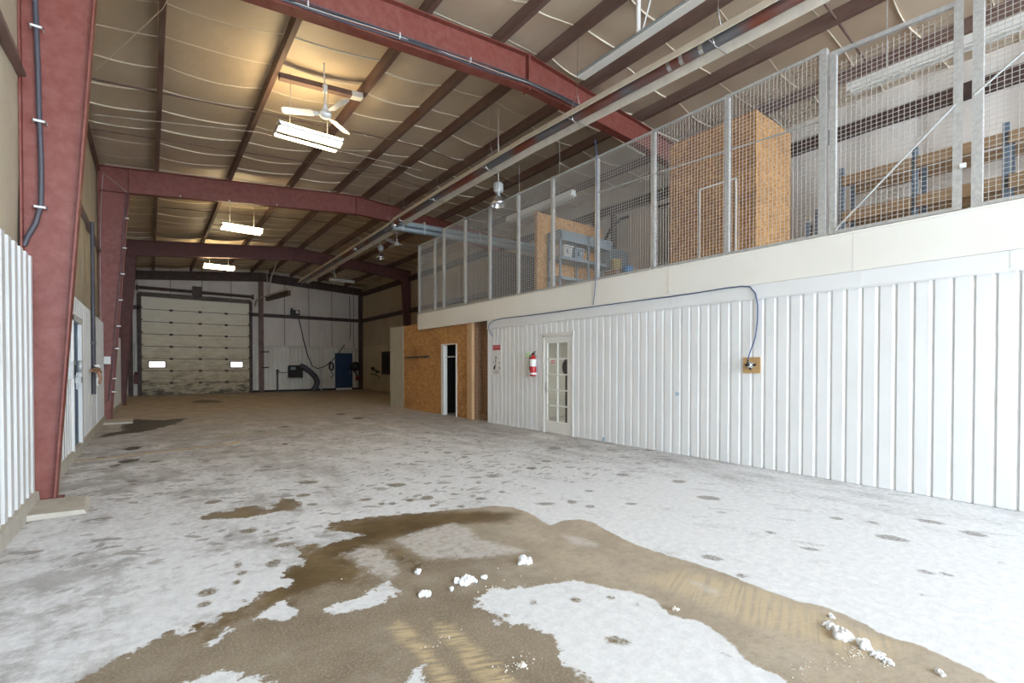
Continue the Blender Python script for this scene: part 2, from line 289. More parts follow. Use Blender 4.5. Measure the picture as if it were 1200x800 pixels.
def build_floor():
    ys = np.unique(np.concatenate([np.arange(YN - 1, .3, .3), np.arange(.3, 4, .03), np.arange(4, 8, .05), np.arange(8, 12, .08), np.arange(12, 17.01, .16), np.arange(17.5, YE + .6, .5)]))
    xs = np.unique(np.concatenate([np.arange(-1.05, 0, .06), np.arange(0, 4.2, .03), np.arange(4.2, 7.0, .06), np.arange(7.3, 13.2, .6)]))
    X, Y = np.meshgrid(xs, ys); nx, ny = len(xs), len(ys)
    P = np.stack([X.ravel(), Y.ravel()], 1)
    Z = np.array([zf(y) for y in ys])[:, None].repeat(nx, 1).ravel()
    me = bpy.data.meshes.new('floor')
    idx = np.arange(nx * ny).reshape(ny, nx)
    F = np.stack([idx[:-1, :-1], idx[:-1, 1:], idx[1:, 1:], idx[1:, :-1]], -1).reshape(-1, 4)
    me.from_pydata(np.column_stack([P, Z]).tolist(), [], F.tolist())
    S = {k: sdist(P, MUD[k]) for k in ('main', 'holeA', 'holeB', 'holeD', 'holeE', 'holeF', 'patch', 'faintC', 'faintH', 'faintI', 'faintJ', 'wet', 'wetb', 't1', 't2', 't3', 'oil')}
    mud = S['main']
    for h in 'ABDEF': mud = np.minimum(mud, -S['hole' + h])
    mud = np.maximum(mud, S['patch'])
    att = dict(mud=mud, spots=spotd(P, MUD['spots'], 1.0), wet=np.maximum.reduce([S['wet'], S['wetb'], S['patch'] - .02]), faint=np.maximum.reduce([S['faint' + c] for c in 'CHIJ']), t1=np.maximum(S['t1'], S['t2']), t3=S['t3'],
               oil=np.maximum(S['oil'], spotd(P, MUD['dark'], 1.5)), line=.10 - np.minimum(ldist(P, MUD['yl']), ldist(P, MUD['yl2']) + .012))
    for k, v in att.items():
        a = me.attributes.new(k, 'FLOAT', 'POINT'); a.data.foreach_set('value', np.clip(v, -2, 2).astype(np.float32))
    o = bpy.data.objects.new('floor', me); C.objects.link(o)
    m = bpy.data.materials.new('salted concrete'); N, L, B = nodes_of(m)
    tc = N.new('ShaderNodeTexCoord')
    def noise(scale, detail=5, rough=.6, stretch=(1, 1, 1), rot=0):
        mp = N.new('ShaderNodeMapping'); mp.inputs['Scale'].default_value = stretch; mp.inputs['Rotation'].default_value = (0, 0, rot)
        L.new(tc.outputs['Object'], mp.inputs['Vector'])
        n = N.new('ShaderNodeTexNoise'); n.inputs['Scale'].default_value = scale; n.inputs['Detail'].default_value = detail; n.inputs['Roughness'].default_value = rough
        L.new(mp.outputs['Vector'], n.inputs['Vector']); return n.outputs['Fac']
    def noise_r(scale, detail, rot, lx, ly):
        mp = N.new('ShaderNodeMapping'); mp.vector_type = 'TEXTURE'; mp.inputs['Scale'].default_value = (lx, ly, 1); mp.inputs['Rotation'].default_value = (0, 0, rot)
        L.new(tc.outputs['Object'], mp.inputs['Vector'])
        n = N.new('ShaderNodeTexNoise'); n.inputs['Scale'].default_value = scale; n.inputs['Detail'].default_value = detail
        L.new(mp.outputs['Vector'], n.inputs['Vector']); return n.outputs['Fac']
    def math_(op, a, b=None, c=None):
        n = N.new('ShaderNodeMath'); n.operation = op
        for i, x in enumerate((a, b, c)):
            if x is None: continue
            if isinstance(x, (int, float)): n.inputs[i].default_value = x
            else: L.new(x, n.inputs[i])
        return n.outputs[0]
    def ramp(v, lo, hi, tlo=0, thi=1):
        n = N.new('ShaderNodeMapRange'); n.interpolation_type = 'SMOOTHSTEP'
        n.inputs['From Min'].default_value = lo; n.inputs['From Max'].default_value = hi; n.inputs['To Min'].default_value = tlo; n.inputs['To Max'].default_value = thi
        L.new(v, n.inputs['Value']); return n.outputs['Result']
    def mix(f, a, b):
        n = N.new('ShaderNodeMix'); n.data_type = 'RGBA'
        if isinstance(f, (int, float)): n.inputs['Factor'].default_value = f
        else: L.new(f, n.inputs['Factor'])
        for k, x in (('A', a), ('B', b)):
            if isinstance(x, tuple): n.inputs[k].default_value = (*x, 1)
            else: L.new(x, n.inputs[k])
        return n.outputs['Result']
    def attr(k):
        n = N.new('ShaderNodeAttribute'); n.attribute_name = k; return n.outputs['Fac']
    sep = N.new('ShaderNodeSeparateXYZ'); L.new(tc.outputs['Object'], sep.inputs[0]); xx, yy = sep.outputs['X'], sep.outputs['Y']
    big = noise(.45, 4); med = noise(2.2, 7, .68); fine = noise(16, 6, .7); streak = noise(2.6, 6, .65, (1, .35, 1), .5); grain = noise(120, 2)
    # bare concrete, browner and darker with tread-in dirt towards the end wall
    bare = mix(ramp(med, .35, .68), (.35, .335, .325), (.51, .495, .485))
    dirt = ramp(math_('ADD', yy, math_('MULTIPLY', math_('SUBTRACT', big, .5), 7.0)), 10, 23)
    bare = mix(dirt, bare, mix(ramp(streak, .35, .7), (.40, .315, .225), (.54, .45, .35)))
    # dried road salt
    salt = mix(ramp(fine, .3, .75), (.69, .69, .70), (.83, .83, .835))
    cover = math_('ADD', math_('ADD', math_('MULTIPLY', yy, -.075), 1.10), math_('MULTIPLY', math_('SUBTRACT', big, .5), .8))
    cover = math_('ADD', cover, math_('MULTIPLY', math_('SUBTRACT', streak, .5), 1.5))
    cover = math_('ADD', cover, math_('MULTIPLY', math_('SUBTRACT', fine, .5), .9))
    scuff = noise(.9, 7, .7, (1, 1, 1), .3)
    cover = math_('SUBTRACT', cover, math_('MULTIPLY', ramp(scuff, .46, .66), math_('MULTIPLY', ramp(xx, 3.2, .2), .75)))
    wallgrey = math_('MULTIPLY', ramp(xx, 4.2, 6.7), .36)
    cover = math_('SUBTRACT', cover, wallgrey)
    col = mix(ramp(cover, .0, .85), bare, salt)
    # small dark flecks
    vor = N.new('ShaderNodeTexNoise'); vor.inputs['Scale'].default_value = 5.5; vor.inputs['Detail'].default_value = 7; vor.inputs['Roughness'].default_value = .72
    mpv = N.new('ShaderNodeMapping'); mpv.inputs['Scale'].default_value = (.5, 1.5, 1); mpv.inputs['Rotation'].default_value = (0, 0, .55); L.new(tc.outputs['Object'], mpv.inputs['Vector']); L.new(mpv.outputs['Vector'], vor.inputs['Vector'])
    fleck = math_('MULTIPLY', ramp(vor.outputs['Fac'], .575, .66), ramp(yy, 3.6, 7.5))
    col = mix(math_('MULTIPLY', fleck, .7), col, (.17, .14, .115))
    gr = noise(75, 4, .8); col = mix(math_('MULTIPLY', ramp(gr, .52, .70), .30), col, (.42, .41, .40)); col = mix(math_('MULTIPLY', ramp(gr, .48, .32), .35), col, (.86, .86, .87))
    # foot and tyre marks
    brk = math_('ADD', math_('MULTIPLY', math_('SUBTRACT', noise(34, 6, .8, (1, 1, 1), .2), .5), .085), math_('MULTIPLY', math_('SUBTRACT', noise(7, 3, .6), .5), .06))
    sp = ramp(math_('ADD', attr('spots'), brk), -.004, .02)
    col = mix(math_('MULTIPLY', math_('MULTIPLY', sp, ramp(noise(50, 4), .36, .6, .5, 1)), ramp(xx, 2.4, 3.8, 1, .9)), col, mix(ramp(xx, 2.0, 3.6), (.19, .145, .085), (.23, .205, .19)))
    def flecks(scale, rot, sx, sy, rad, share):
        mp = N.new('ShaderNodeMapping'); mp.vector_type = 'TEXTURE'; mp.inputs['Scale'].default_value = (sx, sy, 1); mp.inputs['Rotation'].default_value = (0, 0, rot); L.new(tc.outputs['Object'], mp.inputs['Vector'])
        nn = N.new('ShaderNodeTexNoise'); nn.inputs['Scale'].default_value = 7; nn.inputs['Detail'].default_value = 4; L.new(mp.outputs['Vector'], nn.inputs['Vector'])
        va = N.new('ShaderNodeVectorMath'); va.operation = 'SCALE'; va.inputs['Scale'].default_value = .28; L.new(nn.outputs['Color'], va.inputs[0])
        vb = N.new('ShaderNodeVectorMath'); L.new(mp.outputs['Vector'], vb.inputs[0]); L.new(va.outputs[0], vb.inputs[1])
        v = N.new('ShaderNodeTexVoronoi'); v.voronoi_dimensions = '2D'; v.inputs['Scale'].default_value = scale; L.new(vb.outputs[0], v.inputs['Vector'])
        s = N.new('ShaderNodeSeparateColor'); L.new(v.outputs['Color'], s.inputs[0])
        big_ = math_('MULTIPLY_ADD', s.outputs[1], rad, rad * .4)
        return math_('MULTIPLY', ramp(math_('SUBTRACT', v.outputs['Distance'], big_), .03, -.03), math_('GREATER_THAN', s.outputs[0], 1 - share))
    band = math_('MULTIPLY', ramp(yy, 3.0, 5.0), ramp(yy, 15, 10))
    fk = math_('MULTIPLY', math_('MAXIMUM', flecks(4.2, -.5, 1.5, .7, .20, .34), flecks(8, .3, 1.4, .8, .22, .30)), band)
    col = mix(math_('MULTIPLY', fk, .62), col, (.20, .165, .135))
    fr_ = math_('MULTIPLY', math_('MULTIPLY', flecks(3.0, -1.0, 2.2, .5, .18, .30), ramp(xx, 3.4, 4.4)), ramp(yy, 5.5, 3.0))
    col = mix(math_('MULTIPLY', math_('MULTIPLY', fr_, ramp(noise(50, 3), .4, .6)), .5), col, (.30, .28, .27))
    # mud
    jit = math_('ADD', math_('MULTIPLY', math_('SUBTRACT', noise(9, 6, .7), .5), .20), math_('MULTIPLY', math_('SUBTRACT', fine, .5), .13))
    jit = math_('MULTIPLY', jit, ramp(xx, 2.6, 1.6, .35, 1.1))
    mudv = math_('ADD', attr('mud'), jit)
    mk = ramp(mudv, -.012, .012)
    dryl = mix(ramp(med, .3, .7), (.20, .152, .10), (.305, .242, .17)); dryr = mix(ramp(med, .3, .7), (.37, .30, .22), (.50, .42, .32))
    dry = mix(ramp(math_('ADD', xx, math_('MULTIPLY', math_('SUBTRACT', big, .5), 1.2)), 1.6, 2.6), dryl, dryr)
    dry = mix(math_('MULTIPLY', ramp(fine, .42, .7), .4), dry, (.24, .195, .15))
    dry = mix(math_('MULTIPLY', ramp(noise(70, 5, .85), .47, .66), .6), dry, (.48, .42, .33))
    dry = mix(math_('MULTIPLY', ramp(noise(95, 4, .85), .53, .68), .5), dry, (.14, .11, .08))
    dry = mix(math_('MULTIPLY', ramp(noise(1.7, 5, .7), .50, .70), .30), dry, (.46, .41, .36))
    wet = mix(ramp(med, .35, .65), (.105, .068, .030), (.20, .14, .072))
    wk = ramp(math_('ADD', attr('wet'), math_('MULTIPLY', jit, 3.2)), -.06, .14)
    mcol = mix(wk, dry, wet)
    tread = noise_r(14, 5, -.42, 2.6, .34); tread2 = noise_r(9, 4, .36, 4.0, .25)
    tan = (.57, .44, .26)
    mcol = mix(math_('MULTIPLY', ramp(math_('ADD', attr('t1'), math_('MULTIPLY', jit, .5)), -.02, .05), ramp(tread, .38, .58, .15, .85)), mcol, tan)
    mcol = mix(math_('MULTIPLY', ramp(math_('ADD', attr('t3'), jit), -.05, .12), ramp(tread2, .38, .58, .25, .9)), mcol, (.56, .45, .30))
    mcol = mix(math_('MULTIPLY', ramp(math_('ADD', attr('faint'), jit), -.03, .06), ramp(fine, .3, .6, .25, .8)), mcol, (.60, .57, .54))
    col = mix(mk, col, mcol)
    jo = math_('MULTIPLY', math_('SUBTRACT', noise(5, 6, .7), .5), .5)
    ok = ramp(math_('ADD', attr('oil'), jo), -.01, .05)
    col = mix(math_('MULTIPLY', ok, .93), col, (.05, .038, .027))
    lk = math_('MULTIPLY', ramp(math_('ADD', attr('line'), math_('MULTIPLY', jit, .4)), .035, .06), ramp(noise(5, 5, .7), .3, .55, .5, 1))
    col = mix(lk, col, (.62, .46, .22))
    L.new(col, B.inputs['Base Color'])
    r = math_('SUBTRACT', .82, math_('MULTIPLY', math_('MULTIPLY', mk, wk), .42)); r = math_('SUBTRACT', r, math_('MULTIPLY', ok, .3))
    L.new(r, B.inputs['Roughness']); B.inputs['Specular IOR Level'].default_value = .35
    bp = N.new('ShaderNodeBump'); bp.inputs['Strength'].default_value = .35; bp.inputs['Distance'].default_value = .012
    L.new(math_('ADD', math_('MULTIPLY', fine, .5), math_('ADD', math_('MULTIPLY', mk, .35), math_('MULTIPLY', math_('MULTIPLY', mk, tread), .5))), bp.inputs['Height']); L.new(bp.outputs['Normal'], B.inputs['Normal'])
    me.materials.append(m)
    return struct(o, 'salt-whitened concrete floor with brown mud tracked in', 'floor')
build_floor()
struct(MB().box(-60, -70, -.25, 70, YN - 1, -.02).build('ground_outside', M['outside']), 'snowy yard outside the open end', 'ground')

# ------------------------------------------------------------------ roof
PX = [.15, 1.9, 3.6, 5.08, 6.12, 7.38, 9.14, 10.95]
EDGE = [-1.30] + PX + [12.6]
def sag(x):
    for a, b in zip(EDGE[:-1], EDGE[1:]):
        if a <= x <= b: return .075 * max(0, sin(pi * (x - a) / (b - a))) ** .8
    return 0
def zc(x, y): return zt(x) + .25 - sag(x) * (1 + .25 * sin(y * 1.7 + x)) + .012 * sin(y * 4.8 + x * 1.3)
c = MB(); xs = sorted(set([a + (b - a) * t / 8 for a, b in zip(EDGE[:-1], EDGE[1:]) for t in range(9)]))
ys = list(np.arange(YN, YE + .61, .3)); nx = len(xs)
c.add([(x, y, zc(x, y)) for y in ys for x in xs], [(j * nx + i, j * nx + i + 1, (j + 1) * nx + i + 1, (j + 1) * nx + i) for j in range(len(ys) - 1) for i in range(nx - 1)][::1], 0, True)
c.box(-1.3, YN, 7.72, 12.6, YE + .6, 7.8)
k = 0
for y0 in np.arange(YN + .4, YE, .98):
    for a, b in zip(EDGE[:-1], EDGE[1:]):
        y = y0 + .12 * sin(k * 2.1); k += 1; h = .022 + .012 * sin(k * 1.3)
        pts = [(a + (b - a) * t / 8) for t in range(9)]
        v = []
        for x in pts:
            yy = y + .04 * sin((x - a) * 2 + k); z = zc(x, yy) + .004
            v += [(x, yy - .006, z), (x, yy - .006, z - h), (x, yy + .006, z - h), (x, yy + .006, z)]
        c.add(v, [(4 * i + q, 4 * i + (q + 1) % 4, 4 * i + 4 + (q + 1) % 4, 4 * i + 4 + q) for i in range(8) for q in range(4)], 1, True)
struct(c.build('ceiling', [M['insul'], M['seam']]), 'tan vinyl faced roof insulation sagging between purlins', 'ceiling')
PN = ['first roof purlin from the overhead door side wall', 'second roof purlin from the overhead door side wall', 'third roof purlin from the overhead door side wall',
      'roof purlin just before the ridge on the overhead door side', 'roof purlin just past the ridge, above the heater', 'roof purlin running between the heater and the mesh screen top',
      'roof purlin over the mezzanine just inside the mesh screen', 'outermost roof purlin over the mezzanine rack']
for x, nm in zip(PX, PN):
    z = zt(x) + .003; p = MB()
    p.prism([(x, z), (x + .085, z), (x + .085, z + .03), (x + .077, z + .03), (x + .077, z + .008), (x + .008, z + .008), (x + .008, z + .24), (x, z + .24)], 'Y', YN, YE)
    o = p.build('roof_purlin', M['purlin'], None, (x, YN, z)); tag(o, 'brown steel ' + nm, 'purlin', 'roof purlins')
    for yb in (2.5, 5.0, 9.0, 11.76, 14.2, 18.5, 20.6, 23.2, 28):
        pass
def strut(a, b, r, nm, label, group, m, kind='tube'):
    q = MB()
    if kind == 'tube': q.tube([a, b], r, 6)
    else: q.bar(a, b, r, r * 1.6)
    return tag(q.build(nm, m, None, tuple(np.minimum(a, b))), label, 'brace', group)
for i in range(len(PX) - 1):
    a, b = PX[i] + .085, PX[i + 1]
    for y, w, wh in ((2.95, .022, 'over the open end'), (11.78, .016, 'past the first lit light'), (14.2, .014, 'before the second frame'), (20.3, .016, 'beyond the second frame')):
        if y == 11.78 and i > 5: continue
        strut((a, y, zt(a) + .07), (b, y, zt(b) + .07), w, 'sag_rod', f'thin sag rod {wh}, purlin gap {"one two three four five six seven".split()[i]} from the liner wall', 'purlin sag rods', M['purlin'])
for y, w, wh in ((11.78, .018, 'past the first lit light'), (14.2, .015, 'before the second frame')):
    strut((-1.05, y, zt(-1.05) + .07), (PX[0], y, zt(.15) + .07), w, 'sag_rod', f'thin sag rod from the eave to the first purlin, {wh}', 'purlin sag rods', M['purlin'])
br = thing('bridging_channel', 'rusty bridging channel with pale end, between two purlins above the white fan', 'bracket', (1.96, 9.85, 7.08))
MB().bar((1.99, 9.85, 6.98), (3.6, 9.85, 7.14), .14, .10).build('channel', M['purlin'], br)
MB().bar((3.36, 9.85, 7.115), (3.59, 9.85, 7.14), .16, .11).build('end_plate', M['white_plain'], br)
gw = MB(); gw.tube([(-.73, 11.26, 6.75), (.19, 8.8, 6.80), (.3, 8.3, 6.84)], .006, 5)
tag(gw.build('hanging_guy_wire', M['seam'], None, (-.73, 11.26, 6.75)), 'pale slack wire running diagonally below the first two purlins', 'wire')
gw = MB(); gw.tube([(-.9, 12.9, 6.6), (2.0, 12.4, 6.93), (4.6, 12.5, 7.1), (6.4, 12.6, 7.2)], .008, 5)
tag(gw.build('ceiling_cable', M['silver_pole'], None, (-.9, 12.9, 6.6)), 'thin cable crossing under the purlins behind the lit tube light', 'cable')

# ------------------------------------------------------------------ steel portal frames
def xin(z, zb=0): return -.81 + .066 * (z - zb) * 1.0
def plate(mb, p, q, y, w, t, outward):
    """flange: a flat bar from p to q (x,z) centred on y"""
    p, q = np.array(p), np.array(q); d = (q - p) / np.linalg.norm(q - p); n = np.array([-d[1], d[0]]) * outward
    a = [p, p + n * t, q + n * t, q]
    mb.hexa([(k[0], y - w / 2, k[1]) for k in a], [(k[0], y + w / 2, k[1]) for k in a])
def frame(y, label, mt, conduit=None):
    zb = zf(y); f = thing('portal_frame', label, 'steel frame', (XL, y, zb), 'red portal frames')
    xi = lambda z: -.81 + .066 * z
    T = .012
    zk = 6.12; xk = xi(zk)
    c = MB(); c.prism([(XL + .015, zb + .02), (xi(zb) - .015, zb + .02), (xk - .012, zk), (xk, zk), (xk, zt(xk) - .015), (XL + .015, zt(XL) - .015)], 'Y', y - T / 2, y + T / 2)
    plate(c, (xi(zb), zb + .02), (xk, zk), y, .2, .016, 1); plate(c, (XL, zb + .02), (XL, zt(XL)), y, .2, .016, -1)
    c.box(XL - .02, y - .13, zb, xi(zb) + .05, y + .13, zb + .022)
    c.box(xk - .008, y - .09, zk, xk + .008, y + .09, zt(xk) - .015)
    plate(c, (XL, zk - .06), (xk, zk - .0), y, .19, .012, 1)
    c.build('column', mt, f)
    B = [(xk, zk), (3.0, 6.50), (5.8, 6.78)]; xr = 11.62
    r = MB(); r.prism([(x, z + .015) for x, z in B] + [(RX, RZ - .015), (xk, zt(xk) - .015)], 'Y', y - T / 2, y + T / 2)
    for p, q in zip(B[:-1], B[1:]): plate(r, p, q, y, .2, .016, 1)
    plate(r, (XL, zt(XL)), (RX, RZ), y, .2, .016, -1)
    r.box(RX - .012, y - .1, 6.74, RX + .012, y + .1, RZ)
    r.build('rafter', mt, f)
    B2 = [(5.8, 6.78), (7.6, 6.74), (9.2, 6.68), (xr, 6.40)]
    r = MB(); r.prism([(x, z + .015) for x, z in B2] + [(XO - .02, 6.42), (XO - .02, zt(XO) - .015), (RX, RZ - .015)], 'Y', y - T / 2, y + T / 2)
    for p, q in zip(B2[:-1], B2[1:]): plate(r, p, q, y, .2, .016, 1)
    plate(r, (RX, RZ), (XO, zt(XO)), y, .2, .016, -1)
    r.box(RX - .036, y - .1, 6.74, RX - .013, y + .1, RZ)
    r.build('rafter', mt, f)
    c = MB(); c.prism([(XO - .26, zb + .02), (XO - .02, zb + .02), (XO - .02, 6.42), (xr, 6.41)], 'Y', y - T / 2, y + T / 2)
    plate(c, (XO - .26, zb + .02), (xr, 6.40), y, .22, .016, 1); c.box(XO - .3, y - .13, zb, XO, y + .13, zb + .022)
    plate(c, (XO, zb + .02), (XO, zt(XO)), y, .2, .016, 1)
    c.build('column', mt, f)
    for xx_ in (5.83, ):
        for zz_ in (6.86, 6.98, 7.1, 7.22):
            for s in (-.06, .06): MB().lathe([(0, -.0), (.014, 0), (.014, .022), (0, .022)], (xx_ - .018, y + s, zz_), 6, axis='X').build('bolt', mt, f)
    return f
f1 = frame(7.03, 'red steel portal frame whose near column carries the thick grey conduit', M['red'])
f2 = frame(16.45, 'middle red steel portal frame with a white junction box on its column', M['red'])
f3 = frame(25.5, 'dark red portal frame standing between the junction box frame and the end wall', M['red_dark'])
# conduit on the first column: part of the frame it is strapped to
q = MB(); yc = 6.97
q.tube([(-.93, yc, 6.0), (-.925, yc, 5.3), (-.91, yc, 4.6), (-.905, yc, 4.1), (-.895, yc, 3.7), (-.895, yc, 3.35), (-.90, yc, 3.15), (-.94, yc, 2.95), (-1.0, yc, 2.80), (-1.03, yc, 2.70)], .023, 10)
cd = q.build('conduit', M['conduit'], f1)
for z, x in ((3.12, -.905), (4.02, -.903), (5.0, -.918)):
    q = MB(); q.box(x - .055, yc - .028, z - .01, x + .055, yc - .02, z + .012); q.box(x - .055, yc - .028, z - .01, x - .045, yc + .06, z + .012); q.box(x + .045, yc - .028, z - .01, x + .055, yc + .06, z + .012)
    q.build('strap', M['white_plain'], cd)
# cables along the lower flange of the first rafter
yc = 6.90
for j, (dz, r, m) in enumerate(((.03, .016, 'conduit'), (.06, .016, 'black'), (.09, .012, 'conduit'), (.045, .006, 'silver_pole'))):
    q = MB(); q.tube([(x, yc - .01 * j + .012 * sin(x * 3 + j), (6.12 + (x + .41) * .1114 if x < 3 else 6.5 + (x - 3) * .1) + dz + .012 * sin(x * 2.3 + j * 2)) for x in np.arange(-.3, 5.75, .3)] + [(6.6, yc, 6.80 + dz), (7.4, yc, 6.78 + dz)], r, 6)
    q.build('cable', M[m], f1)
for x in (.2, 1.75, 3.1, 4.4): MB().box(x, yc - .05, 6.16 + (x + .4) * .108, x + .014, yc + .01, 6.24 + (x + .4) * .108).build('cable_clip', M['white_plain'], f1)
# second frame: wiring, clips and junction box
y = 16.45 - .02
jb = MB(); jb.box(-1.01, y - .08, 1.50, -.83, y + .01, 1.70).build('junction_box', M['white_paint'], f2)
jc = MB(); jc.tube([(-.93, y - .04, 1.5), (-.96, y - .03, 1.38), (-1.01, y - .03, 1.2), (-1.02, y - .03, .8), (-1.0, y - .03, .55), (-.95, y - .03, .48), (-.88, y - .03, .55), (-.85, y - .03, .9)], .009, 6)
jc.tube([(-.85, y - .03, .9), (-.80, y - .1, 1.4), (-.72, y - .1, 2.6), (-.58, y - .1, 4.5), (-.47, y - .1, 6.1)], .008, 6)
jc.build('box_cable', M['conduit'], f2)
wc = MB(); wc.tube([(-1.02, y, 2.4), (-1.02, y, 4.2), (-1.0, y, 5.6), (-.95, y, 6.5)], .008, 5); wc.tube([(-.95, y, 6.55), (-.46, y - .1, 6.12)], .007, 5); wc.build('earth_wire', M['silver_pole'], f2)
for z in (.75, 1.1, 1.9, 2.5, 3.2, 3.9, 4.6, 5.4):
    MB().box(-.80 + .066 * z - .06, y - .115, z, -.80 + .066 * z + .025, y - .085, z + .03).build('clip', M['white_paint'], f2)
q = MB(); q.tube([(x, y - .08, zt(x) + .03 + .01 * sin(x * 4)) for x in np.arange(-.9, 5.6, .4)], .009, 5); q.build('cable', M['silver_pole'], f2)
for x in (.7, 1.9, 3.2): MB().box(x, y - .11, 6.14 + (x + .4) * .108, x + .03, y - .07, 6.17 + (x + .4) * .108).build('clip', M['white_paint'], f2)
# concrete footing pads
for (yy, x1, y0, y1, lb) in ((7.03, -.5, 6.2, 6.88, 'low concrete pad at the foot of the conduit column'), (16.45, -.35, 15.2, 16.28, 'low concrete pad at the foot of the junction box column')):
    p = MB(); p.hexa([(-.93, y0, 0), (x1, y0, 0), (x1 - .02, y1, 0), (-.93, y1, 0)], [(-.93, y0 + .03, .05), (x1 - .03, y0 + .03, .035), (x1 - .06, y1, .04), (-.93, y1, .05)])
    tag(p.build('footing_pad', M['concrete'], None, (-.93, y0, 0)), lb, 'concrete pad')

# ------------------------------------------------------------------ outer wall with the blue door
def corr(mb, y0, y1, z0, z1, x, depth, pitch, prof, sgn=1, dz=None, mi=0, flip=False):
    """ribbed sheet on a plane x: prof = list of (fraction of pitch, depth fraction)"""
    pts = []; n0 = int(np.floor(y0 / pitch)) - 1
    k = n0
    while k * pitch < y1 + pitch:
        for f, d in prof:
            yy = (k + f) * pitch
            if y0 <= yy <= y1: pts.append((yy, d))
        k += 1
    def dat(yv):
        u = (yv / pitch) % 1; pr = list(prof) + [(1 + prof[0][0], prof[0][1])]
        if u < prof[0][0]: u += 1
        for (a, d), (b, e) in zip(pr[:-1], pr[1:]):
            if a <= u <= b: return d + (e - d) * (u - a) / max(b - a, 1e-6)
        return 0
    pts = [(y0, dat(y0))] + pts + [(y1, dat(y1))]
    v = []
    for yy, d in pts:
        zb = z0 + (dz(yy) if dz else 0)
        v += [(x + sgn * d * depth, yy, zb), (x + sgn * d * depth, yy, z1)]
    f = [(2 * i, 2 * i + 2, 2 * i + 3, 2 * i + 1) for i in range(len(pts) - 1)]
    if flip: f = [q[::-1] for q in f]
    mb.add(v, f, mi)
RIB = [(0.0, 0), (.44, 0), (.50, 1), (.62, 1), (.68, 0), (.74, 0), (.80, 1), (.92, 1), (.98, 0)]
w = MB()
ysl = list(np.arange(YN, YE + .4, .1)); zs = [2.5, 3.4, 4.35, 4.7, 5.6, 6.75, 7.1]
def bil(y, z): 
    return XL - .05 + .045 * abs(sin(pi * y / 1.25)) ** .6 * min(1, max(0, sin(pi * (z - 2.5) / 4.4)) + .35)
w.add([(bil(y, z), y, z) for y in ysl for z in zs], [(i * 7 + j, (i + 1) * 7 + j, (i + 1) * 7 + j + 1, i * 7 + j + 1) for i in range(len(ysl) - 1) for j in range(6)], 1, True)
w.box(XL - .3, YN, -.3, XL - .12, YE + .4, 7.75, 1)
LIN = [(0, 0), (.3, 0), (.42, 1), (.88, 1)]
for a, b in ((YN, 6.9), (7.14, 9.83), (10.93, 16.32), (16.58, 25.38), (25.62, YE)):
    corr(w, a, b, .12, 2.58, XL + .06, .03, .24, LIN, dz=zf)
corr(w, 9.83, 10.93, 2.24, 2.58, XL + .06, .03, .24, LIN)
struct(w.build('wall_left', [M['liner'], M['insul_wall']]), 'side wall of white liner sheets below tan insulation', 'wall')
kb = MB(); 
for a, b in ((YN, 6.9), (7.16, 16.3), (16.6, 25.36), (25.64, YE)):
    kb.hexa([(XL, a, zf(a) - .02), (-.92, a, zf(a) - .02), (-.93, a, zf(a) + .14), (XL, a, zf(a) + .15)], [(XL, b, zf(b) - .02), (-.92, b, zf(b) - .02), (-.93, b, zf(b) + .14), (XL, b, zf(b) + .15)])
struct(kb.build('baseboard_left', M['concrete']), 'concrete kerb along the foot of the liner sheets', 'kerb')
for z, nm, hi in ((4.42, 'lower', .22), (6.55, 'eave', .25)):
    g = MB(); 
    for a, c_ in ((YN, 6.9), (7.16, 16.3), (16.6, 25.36), (25.64, YE - .4)): g.prism([(XL - .02, z), (XL + .065, z), (XL + .065, z + .03), (XL + .015, z + .03), (XL + .015, z + hi), (XL - .02, z + hi)], 'Y', a, c_)
    tag(g.build('wall_girt', M['purlin'], None, (XL, YN, z)), f'rusty {nm} girt running along the blue door wall', 'girt')
d = thing('door_2', 'blue steel door in a white frame in the liner wall', 'door', (XL, 10.4, .1)); d['kind'] = 'structure'
fr = MB()
for a, b, z0, z1 in ((9.80, 9.88, .1, 2.24), (10.87, 10.96, .1, 2.24), (9.80, 10.96, 2.16, 2.26)): fr.box(XL + .03, a, z0, XL + .125, b, z1)
fr.build('door_frame', M['white_plain'], d)
lf = MB().box(XL + .03, 9.89, .12, XL + .075, 10.86, 2.155).build('door_leaf', M['blue'], d)
hd = MB(); hd.box(XL + .075, 10.62, 1.06, XL + .085, 10.72, 1.34); hd.lathe([(0, 0), (.035, 0), (.035, .05), (.022, .06), (0, .06)], (XL + .085, 10.67, 1.2), 12, axis='X'); hd.tube([(XL + .14, 10.67, 1.2), (XL + .14, 10.54, 1.19)], .012, 8)
hd.build('door_handle', M['alu'], lf)
q = MB(); q.tube([(XL + .13, 12.9, .87), (XL + .13, 12.9, 4.4)], .035, 8); q.box(XL + .07, 12.86, 1.9, XL + .17, 12.94, 1.94)
tag(q.build('drain_pipe', M['conduit'], None, (XL + .13, 12.9, .87)), 'dark vertical pipe on the white liner sheets beyond the blue door', 'pipe')
t = thing('hose_tap', 'copper hose tap with white lever on the pipe beyond the blue door', 'tap', (XL + .15, 12.7, 1.3))
q = MB(); q.tube([(XL + .14, 12.2, 1.36), (XL + .2, 12.35, 1.38), (XL + .22, 12.6, 1.36), (XL + .22, 13.2, 1.32)], .03, 8); q.lathe([(0, -.06), (.05, -.05), (.055, .05), (0, .06)], (XL + .2, 12.6, 1.36), 10); q.tube([(XL + .22, 12.6, 1.36), (XL + .26, 12.55, 1.2), (XL + .24, 12.5, 1.1)], .025, 8); q.build('tap_body', M['copper'], t)
MB().box(XL + .17, 12.5, 1.44, XL + .25, 12.72, 1.47).build('lever', M['white_paint'], t)
